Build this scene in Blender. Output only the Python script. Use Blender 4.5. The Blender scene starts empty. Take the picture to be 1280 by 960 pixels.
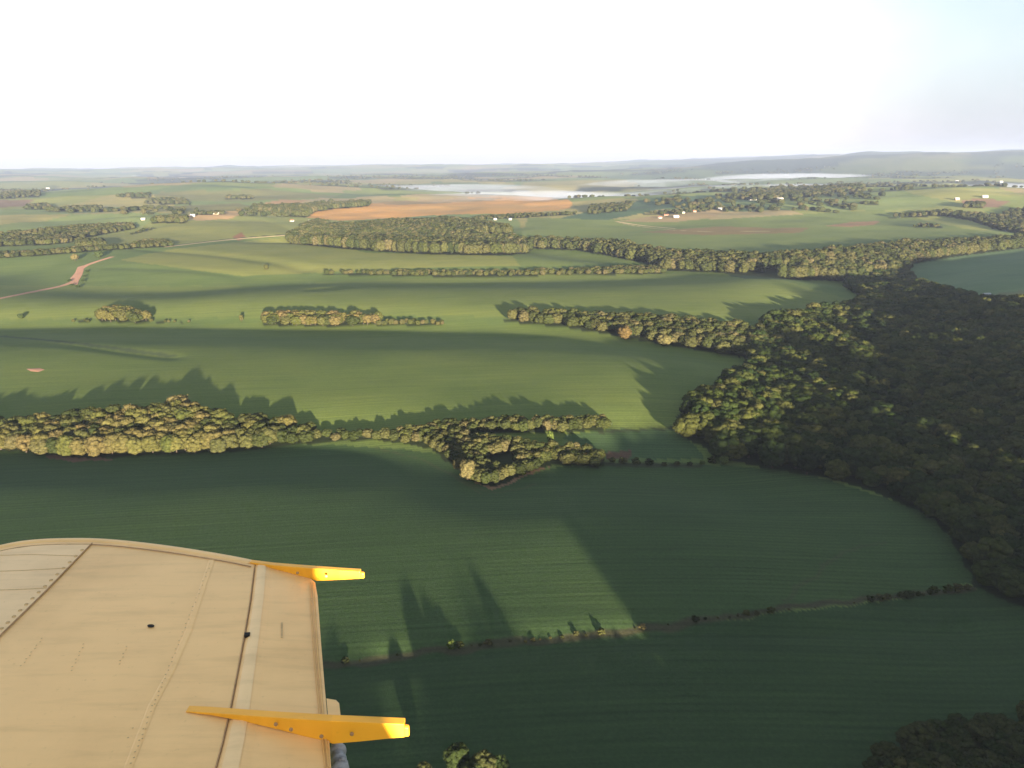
import bpy, bmesh, math, random
import numpy as np
from mathutils import Vector, Matrix

random.seed(7)
rng = np.random.default_rng(7)
S = bpy.context.scene
COL = S.collection
R = math.radians

# ------------------------------------------------------------------ camera
CAM = np.array([0.0, 0.0, 150.0])
FPX, CX, CY = 1004.0, 640.0, 480.0           # focal length in pixels of a 1280 wide frame
PITCH = math.atan(278.0 / FPX)
ROLL = R(0.6)
_f = np.array([0, math.cos(PITCH), -math.sin(PITCH)])
_r0 = np.array([1.0, 0, 0])
_u0 = np.array([0, math.sin(PITCH), math.cos(PITCH)])
_r = math.cos(ROLL) * _r0 - math.sin(ROLL) * _u0
_u = math.sin(ROLL) * _r0 + math.cos(ROLL) * _u0


def ray(px, py):
    px = np.asarray(px, float); py = np.asarray(py, float)
    d = (_f[None] * FPX + (px.reshape(-1, 1) - CX) * _r[None] - (py.reshape(-1, 1) - CY) * _u[None])
    return d / np.linalg.norm(d, axis=1, keepdims=True)


def to_px(P):
    q = np.asarray(P, float) - CAM
    z = q @ _f
    zz = np.where(z > 0.01, z, 0.01)
    return CX + FPX * (q @ _r) / zz, CY - FPX * (q @ _u) / zz, z


def flat(pts, z=0.0):
    a = np.array(pts, float)
    d = ray(a[:, 0], a[:, 1])
    t = (z - CAM[2]) / np.minimum(d[:, 2], -0.004)
    return (CAM + d * t[:, None])[:, :2]


# sun: rays travel along SUN_D, low from behind the camera, from the right
SUN_EL, SUN_AZ = 4.6, 15.0
_e, _a = R(SUN_EL), R(SUN_AZ)
SUN_D = np.array([-math.sin(_a) * math.cos(_e), math.cos(_a) * math.cos(_e), -math.sin(_e)])
AX = np.array([-math.sin(_a), math.cos(_a)])      # along the light
CXV = np.array([math.cos(_a), math.sin(_a)])      # across the light


def ca(c, a):
    c = np.asarray(c, float); a = np.asarray(a, float)
    return np.stack([c * CXV[0] + a * AX[0], c * CXV[1] + a * AX[1]], -1)


# ------------------------------------------------------------------ noise
def _hash(ix, iy, seed):
    h = (ix * 374761393 + iy * 668265263 + seed * 974634777) & 0xFFFFFFFF
    h = ((h ^ (h >> 13)) * 1274126177) & 0xFFFFFFFF
    h = h ^ (h >> 16)
    return (h & 0xFFFF) / 65535.0


def vnoise(x, y, seed=0):
    ix = np.floor(x).astype(np.int64); iy = np.floor(y).astype(np.int64)
    fx = x - ix; fy = y - iy
    fx = fx * fx * fx * (fx * (fx * 6 - 15) + 10); fy = fy * fy * fy * (fy * (fy * 6 - 15) + 10)
    a = _hash(ix, iy, seed); b = _hash(ix + 1, iy, seed); c = _hash(ix, iy + 1, seed); d = _hash(ix + 1, iy + 1, seed)
    return (a * (1 - fx) + b * fx) * (1 - fy) + (c * (1 - fx) + d * fx) * fy


def fbm(x, y, seed=0, octaves=4):
    s = np.zeros_like(x, float); amp = 1.0; tot = 0
    for o in range(octaves):
        s += amp * (vnoise(x * 2 ** o + 17.3 * o, y * 2 ** o - 9.1 * o, seed + o) - 0.5); tot += amp; amp *= 0.5
    return s / tot * 2


def sstep(a, b, x):
    t = np.clip((x - a) / (b - a), 0, 1)
    return t * t * (3 - 2 * t)


def seg_dist(x, y, poly):
    d = np.full(x.shape, 1e9)
    for (x0, y0), (x1, y1) in zip(poly[:-1], poly[1:]):
        dx, dy = x1 - x0, y1 - y0
        t = np.clip(((x - x0) * dx + (y - y0) * dy) / (dx * dx + dy * dy + 1e-9), 0, 1)
        d = np.minimum(d, np.hypot(x - x0 - t * dx, y - y0 - t * dy))
    return d


def densify(pts, step):
    p = np.array(pts, float); out = []
    for a, b in zip(p[:-1], p[1:]):
        n = max(1, int(np.linalg.norm(b - a) / step))
        for i in range(n): out.append(a + (b - a) * i / n)
    out.append(p[-1])
    return np.array(out)


def smooth_line(pts, it=2):
    p = np.array(pts, float)
    for _ in range(it):
        q = [p[0]]
        for a, b in zip(p[:-1], p[1:]):
            q += [a * .75 + b * .25, a * .25 + b * .75]
        q.append(p[-1]); p = np.array(q)
    return p


# ------------------------------------------------------------------ terrain
GULLIES = [
    # pixel polyline, depth, half width (m)
    ([(-260, 556), (0, 552), (200, 552), (420, 546), (540, 558), (620, 586), (700, 574), (880, 572)], 4.6, 48),
    ([(-260, 400), (0, 398), (150, 396), (400, 400), (620, 403), (720, 404), (900, 420)], 9.0, 85),
    ([(-260, 322), (0, 332), (110, 350), (200, 354), (300, 348), (420, 340), (560, 341), (820, 336)], 8.4, 110),
    ([(-100, 412), (0, 422), (90, 430), (160, 440), (215, 446)], .8, 9),
    ([(180, 312), (250, 317), (330, 325), (380, 332)], 1.6, 22),
    ([(140, 330), (200, 333), (300, 339)], .9, 16),
    ([(400, 358), (450, 350), (540, 346), (600, 344)], 2.4, 18),
    ([(1460, 900), (1260, 660), (1160, 520), (1120, 430), (1080, 350), (1180, 312), (1420, 292)], 11.0, 105),
    ([(360, 296), (600, 298), (820, 322), (1000, 332), (1100, 332)], 9.0, 85),
    ([(1010, 440), (900, 540), (860, 545)], 3.0, 60),
    ([(400, 836), (560, 814), (800, 788), (1210, 738)], 0.8, 7),
]
GUL = [(smooth_line(flat(p), 2), d, w) for p, d, w in GULLIES]
VIL = flat([(850, 262)])[0]
SHADE_RIDGE_C = np.array([-400, 20, 95, 110, 300, 345, 385, 430, 530, 600, 680, 900, 1200])
SHADE_RIDGE_H = np.array([0, 4, 9, 13, 20, 20, 31, 36, 44, 50, 48, 30, 10])  # unseen ridge, profile set by the shadow it should throw


def height(x, y):
    x = np.asarray(x, float); y = np.asarray(y, float)
    r = np.hypot(x, y)
    az = np.degrees(np.arctan2(x, np.maximum(y, 1.0)))
    z = 1.4 * fbm(x / 210, y / 210, 3, 3)
    z = z + (1 - np.exp(-(r / 600) ** 2)) * 2.4 * fbm(x / 330, y / 330, 43, 2)
    z = z + (2 + 52 * sstep(1200, 4200, r)) * fbm(x / 1500, y / 1500, 11, 4)
    z = z + 17 * sstep(1300, 2600, r) * fbm(x / 430, y / 430, 83, 3)
    z = z + 60 * sstep(6000, 14000, r) * fbm(x / 2600, y / 2600, 29, 4)
    z = z - 26 * np.exp(-((y - 5300 - 0.25 * x) / 1500) ** 2) * sstep(-1500, 100, x)
    z = z + 26 * np.exp(-(((x + 1300) / 1500) ** 2 + ((y - 4600) / 1300) ** 2))
    z = z + 20 * np.exp(-(((x - VIL[0]) / 420) ** 2 + ((y - VIL[1]) / 420) ** 2))
    z = z + 24 * np.exp(-(((x - 1500) / 700) ** 2 + ((y - 3000) / 600) ** 2))
    z = z + 205 * sstep(6500, 12500, r) * sstep(3, 26, az) * (0.86 + 0.3 * fbm(x / 3000, y / 3000, 5, 3))
    z = z + 70 * sstep(11000, 21000, r)
    for line, d, w in GUL:
        d = d * 1.55
        lo = line.min(0) - 4 * w; hi = line.max(0) + 4 * w
        m = (x > lo[0]) & (x < hi[0]) & (y > lo[1]) & (y < hi[1])
        if m.any():
            zz = np.zeros_like(z)
            zz[m] = d * np.exp(-(seg_dist(x[m], y[m], line) / w) ** 2)
            z = z - zz
    # unseen ridge behind the viewpoint and hill to the right, shaped to cast shade
    c = x * CXV[0] + y * CXV[1]; a = x * AX[0] + y * AX[1]
    z = z + (np.interp(c, SHADE_RIDGE_C, SHADE_RIDGE_H) - 15 * sstep(.42, .75, vnoise(c / 24.0, c * 0 + 3, 17)) * sstep(285, 320, c) * (1 - sstep(560, 610, c))) * np.exp(-(np.minimum(a + 60, 0) / 260) ** 2) * np.exp(-(np.maximum(a + 60, 0) / 85) ** 2)
    z = z + 46 * np.exp(-(((x - 830) / 170) ** 2 + ((y - 690) / 210) ** 2))  # unseen hill, added to shade the far right field
    return z


def polar_axes():
    az = np.concatenate([np.arange(-180, -44, 2.0), np.arange(-44, 44.01, 0.125), np.arange(46, 180, 2.0)])
    dep = []
    y = 1000.0
    while y > 330: dep.append(y); y -= 2.0
    while y > 212: dep.append(y); y -= 0.7
    rr = 150 / np.tan(PITCH + np.arctan((np.array(dep) - CY) / FPX))
    rr = np.concatenate([[0.5, 8, 20, 35, 50, 65, 80, 95, 110, 125, 138, 150], rr[rr > 158]])
    return az, np.concatenate([rr, np.geomspace(rr[-1] * 1.03, 26000, 26)])


G_AZ, G_R = polar_axes()
_A, _Q = np.meshgrid(np.radians(G_AZ), G_R)
G_X, G_Y = _Q * np.sin(_A), _Q * np.cos(_A)
G_Z = height(G_X.ravel(), G_Y.ravel()).reshape(G_X.shape)


def hq(x, y):
    """height of the built ground sheet"""
    x = np.asarray(x, float); y = np.asarray(y, float)
    az = np.degrees(np.arctan2(x, y)); r = np.hypot(x, y)
    i = np.clip(np.searchsorted(G_AZ, az) - 1, 0, len(G_AZ) - 2); j = np.clip(np.searchsorted(G_R, r) - 1, 0, len(G_R) - 2)
    fa = np.clip((az - G_AZ[i]) / (G_AZ[i + 1] - G_AZ[i]), 0, 1); fr = np.clip((r - G_R[j]) / (G_R[j + 1] - G_R[j]), 0, 1)
    return (G_Z[j, i] * (1 - fa) + G_Z[j, i + 1] * fa) * (1 - fr) + (G_Z[j + 1, i] * (1 - fa) + G_Z[j + 1, i + 1] * fa) * fr


def ground(px, py):
    """world points where the sight lines through photo pixels meet the terrain"""
    d = ray(px, py)
    d[:, 2] = np.minimum(d[:, 2], -0.003)
    t = (0 - CAM[2]) / d[:, 2]
    t_hi = np.minimum(t * 1.6, 26000)
    # march from near to far for the first crossing
    n = 260
    best = t_hi.copy(); found = np.zeros(len(t), bool); prev = t * 0.3
    for k in range(1, n + 1):
        tt = t * 0.3 + (t_hi - t * 0.3) * k / n
        P = CAM + d * tt[:, None]
        below = P[:, 2] < hq(P[:, 0], P[:, 1])
        new = below & ~found
        if new.any():
            lo = prev[new].copy(); hi = tt[new].copy()
            for _ in range(14):
                mid = (lo + hi) / 2
                Q = CAM + d[new] * mid[:, None]
                b = Q[:, 2] < hq(Q[:, 0], Q[:, 1])
                hi = np.where(b, mid, hi); lo = np.where(b, lo, mid)
            best[new] = hi; found |= new
        prev = tt
        if found.all(): break
    P = CAM + d * best[:, None]
    P[:, 2] = hq(P[:, 0], P[:, 1])
    return P


def gpoly(pts, per=24.0):
    q = densify(list(pts) + [pts[0]], per)[:-1]
    return ground(q[:, 0], q[:, 1])[:, :2]


def inside(x, y, poly):
    r = np.zeros(x.shape, bool)
    px, py = poly[:, 0], poly[:, 1]
    j = len(poly) - 1
    for i in range(len(poly)):
        c = ((py[i] > y) != (py[j] > y))
        if c.any():
            xx = (px[j] - px[i]) * (y - py[i]) / (py[j] - py[i] + 1e-12) + px[i]
            r ^= c & (x < xx)
        j = i
    return r


# ------------------------------------------------------------------ helpers for objects
def mesh_obj(name, verts, faces, mat=None, parent=None, smooth=False):
    me = bpy.data.meshes.new(name)
    me.from_pydata([tuple(v) for v in verts], [], [tuple(f) for f in faces])
    me.update()
    if mat: me.materials.append(mat)
    if smooth: me.polygons.foreach_set('use_smooth', [True] * len(me.polygons))
    o = bpy.data.objects.new(name, me); COL.objects.link(o)
    if parent: o.parent = parent
    return o


def np_mesh(name, V, F, mat=None, smooth=False):
    """V (n,3), F list of equal-size face index arrays"""
    me = bpy.data.meshes.new(name)
    me.vertices.add(len(V)); me.vertices.foreach_set('co', np.ascontiguousarray(V, np.float32).ravel())
    loops = np.concatenate([f.ravel() for f in F]); sizes = np.concatenate([np.full(len(f), f.shape[1]) for f in F])
    me.loops.add(len(loops)); me.loops.foreach_set('vertex_index', loops.astype(np.int32))
    me.polygons.add(len(sizes))
    me.polygons.foreach_set('loop_start', (np.cumsum(sizes) - sizes).astype(np.int32))
    if smooth: me.polygons.foreach_set('use_smooth', np.ones(len(sizes), bool))
    me.update(calc_edges=True); me.validate()
    if mat: me.materials.append(mat)
    return me


def tag(o, label=None, cat=None, group=None, kind=None):
    if label: o['label'] = label
    if cat: o['category'] = cat
    if group: o['group'] = group
    if kind: o['kind'] = kind
    return o


def empty(name, loc, rz=0.0):
    o = bpy.data.objects.new(name, None); COL.objects.link(o)
    o.location = loc; o.rotation_euler = (0, 0, rz); o.empty_display_size = 0.5
    return o


# ------------------------------------------------------------------ materials
class NT:
    def __init__(s, name):
        s.m = bpy.data.materials.new(name); s.m.use_nodes = True
        s.t = s.m.node_tree; s.t.nodes.clear()
        s.out = s.t.nodes.new('ShaderNodeOutputMaterial')

    def n(s, typ, **kw):
        nd = s.t.nodes.new(typ)
        for k, v in kw.items():
            if k in nd.inputs: nd.inputs[k].default_value = v
            else: setattr(nd, k, v)
        return nd

    def l(s, a, b): s.t.links.new(a, b)

    def mix(s, fac, a, b, mode='MIX'):
        nd = s.t.nodes.new('ShaderNodeMix'); nd.data_type = 'RGBA'; nd.blend_type = mode
        for sock, v in ((nd.inputs[0], fac), (nd.inputs[6], a), (nd.inputs[7], b)):
            if hasattr(v, 'is_linked') or isinstance(v, bpy.types.NodeSocket): s.l(v, sock)
            else: sock.default_value = v if not isinstance(v, tuple) else (*v, 1)[:4]
        return nd.outputs[2]

    def ramp(s, src, stops):
        nd = s.t.nodes.new('ShaderNodeValToRGB'); e = nd.color_ramp.elements
        while len(e) < len(stops): e.new(0.5)
        for i, (p, c) in enumerate(stops):
            e[i].position = p; e[i].color = (*c, 1) if len(c) == 3 else c
        s.l(src, nd.inputs[0]); return nd.outputs[0]


def mat_plain(name, col, rough=0.6, var=0.12, scale=3.0, spec=0.3, bump=0.0):
    t = NT(name)
    co = t.n('ShaderNodeTexCoord'); nz = t.n('ShaderNodeTexNoise', Scale=scale, Detail=5.0, Roughness=0.6)
    t.l(co.outputs['Object'], nz.inputs['Vector'])
    c = t.ramp(nz.outputs[0], [(0.3, tuple(v * (1 - var) for v in col)), (0.7, tuple(min(1, v * (1 + var)) for v in col))])
    b = t.n('ShaderNodeBsdfPrincipled', Roughness=rough)
    b.inputs['Specular IOR Level'].default_value = spec
    t.l(c, b.inputs['Base Color'])
    if bump:
        bp = t.n('ShaderNodeBump', Strength=bump, Distance=0.02); t.l(nz.outputs[0], bp.inputs['Height']); t.l(bp.outputs[0], b.inputs['Normal'])
    t.l(b.outputs[0], t.out.inputs[0])
    return t.m


TRACK_A, TRACK_B = flat([(405, 832)])[0], flat([(1210, 738)])[0]
TRACK_ANG = math.atan2(*(TRACK_B - TRACK_A)[::-1])


def mat_land():
    t = NT('land')
    at = t.n('ShaderNodeAttribute', attribute_name='land_colour')
    geo = t.n('ShaderNodeNewGeometry')
    # broad mottling of the crop
    n1 = t.n('ShaderNodeTexNoise', Scale=0.011, Detail=6.0, Roughness=0.62); t.l(geo.outputs['Position'], n1.inputs['Vector'])
    c1 = t.ramp(n1.outputs[0], [(0.28, (0.80, 0.86, 0.84)), (0.5, (1, 1, 1)), (0.75, (1.17, 1.09, 1.04))])
    col = t.mix(1.0, at.outputs['Color'], c1, 'MULTIPLY')
    # drill rows and wheelings: noise stretched along the working direction
    mp = t.n('ShaderNodeMapping'); mp.inputs['Rotation'].default_value = (0, 0, -TRACK_ANG + R(4)); t.l(geo.outputs['Position'], mp.inputs['Vector'])
    mp2 = t.n('ShaderNodeMapping'); mp2.inputs['Scale'].default_value = (0.012, 0.42, 0.05); t.l(mp.outputs[0], mp2.inputs['Vector'])
    n2 = t.n('ShaderNodeTexNoise', Scale=1.0, Detail=5.0, Roughness=0.6); t.l(mp2.outputs[0], n2.inputs['Vector'])
    c2 = t.ramp(n2.outputs[0], [(0.3, (0.66, 0.69, 0.70)), (0.52, (1.0, 1.0, 1.0)), (0.72, (1.3, 1.26, 1.15))])
    col = t.mix(0.6, col, c2, 'MULTIPLY')
    # drilled rows a few metres apart, breaking up in places
    wv = t.n('ShaderNodeTexWave', Scale=0.105, Distortion=1.6, Detail=2.0); wv.bands_direction = 'Y'; wv.inputs['Detail Scale'].default_value = .25; t.l(mp.outputs[0], wv.inputs['Vector'])
    cw = t.ramp(wv.outputs[0], [(0.15, (0.72, 0.74, 0.74)), (0.6, (1.1, 1.09, 1.06))])
    mw = t.ramp(n1.outputs[0], [(0.35, (0.15, .15, .15)), (0.7, (0.55, .55, .55))])
    col = t.mix(mw, col, cw, 'MULTIPLY')
    # occasional dark wheel tracks
    mp3 = t.n('ShaderNodeMapping'); mp3.inputs['Scale'].default_value = (0.009, 0.16, 0.05); t.l(mp.outputs[0], mp3.inputs['Vector'])
    n3 = t.n('ShaderNodeTexNoise', Scale=1.0, Detail=7.0, Roughness=0.7, Distortion=0.7); t.l(mp3.outputs[0], n3.inputs['Vector'])
    c3 = t.ramp(n3.outputs[0], [(0.30, (0.62, 0.66, 0.66)), (0.36, (1, 1, 1))])
    col = t.mix(0.8, col, c3, 'MULTIPLY')
    # plant scale grain
    n4 = t.n('ShaderNodeTexNoise', Scale=0.9, Detail=4.0, Roughness=0.7); t.l(geo.outputs['Position'], n4.inputs['Vector'])
    c4 = t.ramp(n4.outputs[0], [(0.25, (0.62, 0.64, 0.64)), (0.75, (1.32, 1.3, 1.28))])
    col = t.mix(0.7, col, c4, 'MULTIPLY')
    b = t.n('ShaderNodeBsdfPrincipled', Roughness=0.9); b.inputs['Specular IOR Level'].default_value = 0.08
    b.inputs['Sheen Weight'].default_value = 0.0
    t.l(col, b.inputs['Base Color'])
    ad = t.n('ShaderNodeMath', operation='ADD'); t.l(n2.outputs[0], ad.inputs[0]); t.l(n4.outputs[0], ad.inputs[1])
    bp = t.n('ShaderNodeBump', Strength=0.30, Distance=0.35); t.l(ad.outputs[0], bp.inputs['Height']); t.l(bp.outputs[0], b.inputs['Normal'])
    t.l(b.outputs[0], t.out.inputs[0])
    return t.m


def mat_leaf(name, stops):
    t = NT(name)
    oi = t.n('ShaderNodeObjectInfo')
    c = t.ramp(oi.outputs['Random'], stops)
    co = t.n('ShaderNodeTexCoord')
    nz = t.n('ShaderNodeTexNoise', Scale=9.0, Detail=4.0, Roughness=0.7); t.l(co.outputs['Object'], nz.inputs['Vector'])
    v = t.ramp(nz.outputs[0], [(0.3, (0.5, 0.55, 0.5)), (0.52, (1, 1, 1)), (0.75, (1.7, 1.55, 1.3))])
    col = t.mix(0.9, c, v, 'MULTIPLY')
    d = t.n('ShaderNodeBsdfDiffuse'); t.l(col, d.inputs[0])
    tr = t.n('ShaderNodeBsdfTranslucent'); t.l(col, tr.inputs[0])
    mx = t.n('ShaderNodeMixShader'); mx.inputs[0].default_value = 0.18
    t.l(d.outputs[0], mx.inputs[1]); t.l(tr.outputs[0], mx.inputs[2]); t.l(mx.outputs[0], t.out.inputs[0])
    return t.m


M = {}
M['land'] = mat_land()
M['leaf'] = mat_leaf('leaf', [(0.0, (.016, .021, .008)), (0.15, (.036, .042, .015)), (0.35, (.052, .051, .020)), (0.5, (.021, .028, .010)),
                              (0.65, (.043, .049, .016)), (0.8, (.062, .055, .026)), (0.9, (.031, .039, .013)), (1.0, (.017, .023, .009))])
M['leaf_orange'] = mat_leaf('leaf_orange', [(0, (.072, .052, .021)), (1, (.076, .054, .022))])
M['leaf_pale'] = mat_leaf('leaf_pale', [(0, (.085, .074, .033)), (1, (.08, .074, .030))])
M['leaf_bright'] = mat_leaf('leaf_bright', [(0, (.055, .075, .020)), (1, (.05, .07, .018))])
M['leaf_dark'] = mat_leaf('leaf_dark', [(0, (.022, .034, .013)), (1, (.03, .042, .015))])
M['bark'] = mat_plain('bark', (.045, .035, .026), .9, .3, 6)
M['soil'] = mat_plain('soil', (.30, .155, .095), .95, .18, .05)
M['soil_red'] = mat_plain('soil_red', (.24, .085, .05), .95, .2, .3)
M['pale_track'] = mat_plain('pale_track', (.36, .27, .16), .95, .15, .05)
M['house_white'] = mat_plain('house_white', (.30, .28, .26), .8, .08, .8)
M['house_cream'] = mat_plain('house_cream', (.24, .19, .13), .8, .08, .8)
M['roof_tile'] = mat_plain('roof_tile', (.25, .095, .06), .85, .2, 1.5)
M['roof_grey'] = mat_plain('roof_grey', (.30, .29, .28), .7, .15, 1.5)
M['roof_metal'] = mat_plain('roof_metal', (.26, .27, .28), .6, .06, 1.0)
M['door_wood'] = mat_plain('door_wood', (.14, .08, .05), .7, .15, 3)
M['pane'] = mat_plain('pane', (.05, .06, .07), .15, .1, 2, .6)

# ------------------------------------------------------------------ land areas, drawn on the ground
DEFAULT = np.array([.080, .112, .032])
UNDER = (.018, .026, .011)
AREAS = [  # pixel outline of the ground area, base colour of what grows or lies there, soft edge (m)
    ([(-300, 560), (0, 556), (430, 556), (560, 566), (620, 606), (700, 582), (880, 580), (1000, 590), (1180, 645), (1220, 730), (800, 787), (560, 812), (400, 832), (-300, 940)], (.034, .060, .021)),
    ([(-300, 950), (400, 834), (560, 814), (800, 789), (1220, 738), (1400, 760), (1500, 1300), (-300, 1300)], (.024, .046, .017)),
    ([(0, 405), (640, 405), (880, 430), (940, 460), (850, 535), (640, 548), (400, 540), (0, 535)], (.088, .118, .030)),
    ([(700, 545), (750, 537), (850, 535), (880, 572), (760, 575)], (.040, .070, .028)),
    ([(-100, 356), (300, 358), (600, 345), (830, 342), (960, 345), (1075, 378), (940, 400), (640, 395), (-100, 400)], (.102, .128, .034)),
    ([(210, 312), (360, 296), (460, 316), (640, 320), (760, 330), (560, 334), (300, 345), (150, 325)], (.142, .152, .042)),
    ([(100, 300), (230, 278), (330, 276), (375, 290), (250, 303), (130, 312)], (.150, .156, .046)),
    ([(640, 320), (700, 314), (770, 322), (740, 332), (650, 332)], (.092, .122, .034)),
    ([(650, 302), (660, 272), (780, 274), (900, 274), (1100, 262), (1200, 285), (1280, 296), (1100, 300), (960, 316), (800, 308)], (.110, .140, .042)),
    ([(700, 273), (760, 258), (830, 246), (930, 243), (960, 250), (850, 257), (760, 275)], (.050, .085, .045)),
    ([(800, 290), (900, 283), (960, 285), (1010, 285), (1000, 291), (880, 294)], (.16, .115, .050)),
    ([(1030, 283), (1060, 278), (1100, 276), (1092, 281), (1060, 284)], (.22, .13, .07)),
    ([(770, 277), (815, 270), (880, 262), (905, 262), (895, 272), (840, 278)], (.22, .165, .085)),
    ([(383, 272), (392, 265), (450, 256), (520, 251), (600, 246), (680, 246), (716, 254), (706, 262), (640, 267), (560, 268), (500, 272), (430, 276)], (.40, .215, .068)),
    ([(470, 262), (560, 256), (640, 256), (700, 258), (640, 262), (540, 266)], (.36, .21, .070)),
    ([(455, 254), (560, 248), (640, 247), (600, 252), (500, 256)], (.22, .155, .070)),
    ([(320, 256), (350, 250), (385, 250), (372, 255)], (.24, .15, .075)),
    ([(228, 273), (245, 266), (290, 263), (315, 268), (290, 273), (250, 276)], (.36, .235, .11)),
    ([(180, 258), (300, 254), (340, 262), (240, 265)], (.125, .120, .043)),
    ([(200, 240), (330, 236), (430, 246), (300, 252), (190, 250)], (.13, .13, .05)),
    ([(-60, 262), (30, 258), (40, 250), (-60, 250)], (.15, .10, .065)),
    ([(1130, 332), (1200, 312), (1290, 303), (1290, 370), (1215, 374), (1160, 366)], (.078, .124, .060)),
    ([(1215, 378), (1250, 366), (1290, 362), (1290, 376)], (.085, .10, .05)),
    ([(1200, 252), (1225, 247), (1262, 252), (1250, 259), (1215, 260)], (.20, .12, .075)),
    ([(905, 340), (1010, 330), (1040, 338), (1000, 350), (930, 348)], (.040, .062, .026)),
    ([(595, 592), (602, 565), (650, 562), (680, 570), (640, 585), (612, 596)], (.038, .052, .022)),
    ([(755, 566), (790, 563), (788, 573), (760, 575)], (.075, .045, .03)),
    ([(590, 604), (620, 612), (650, 598), (690, 582), (650, 588), (620, 600)], (.17, .10, .06)),
    ([(60, 566), (150, 575), (90, 577), (60, 572)], (.10, .06, .045)),
    ([(290, 297), (302, 290), (306, 297), (298, 301)], (.17, .08, .045)),
]

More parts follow.
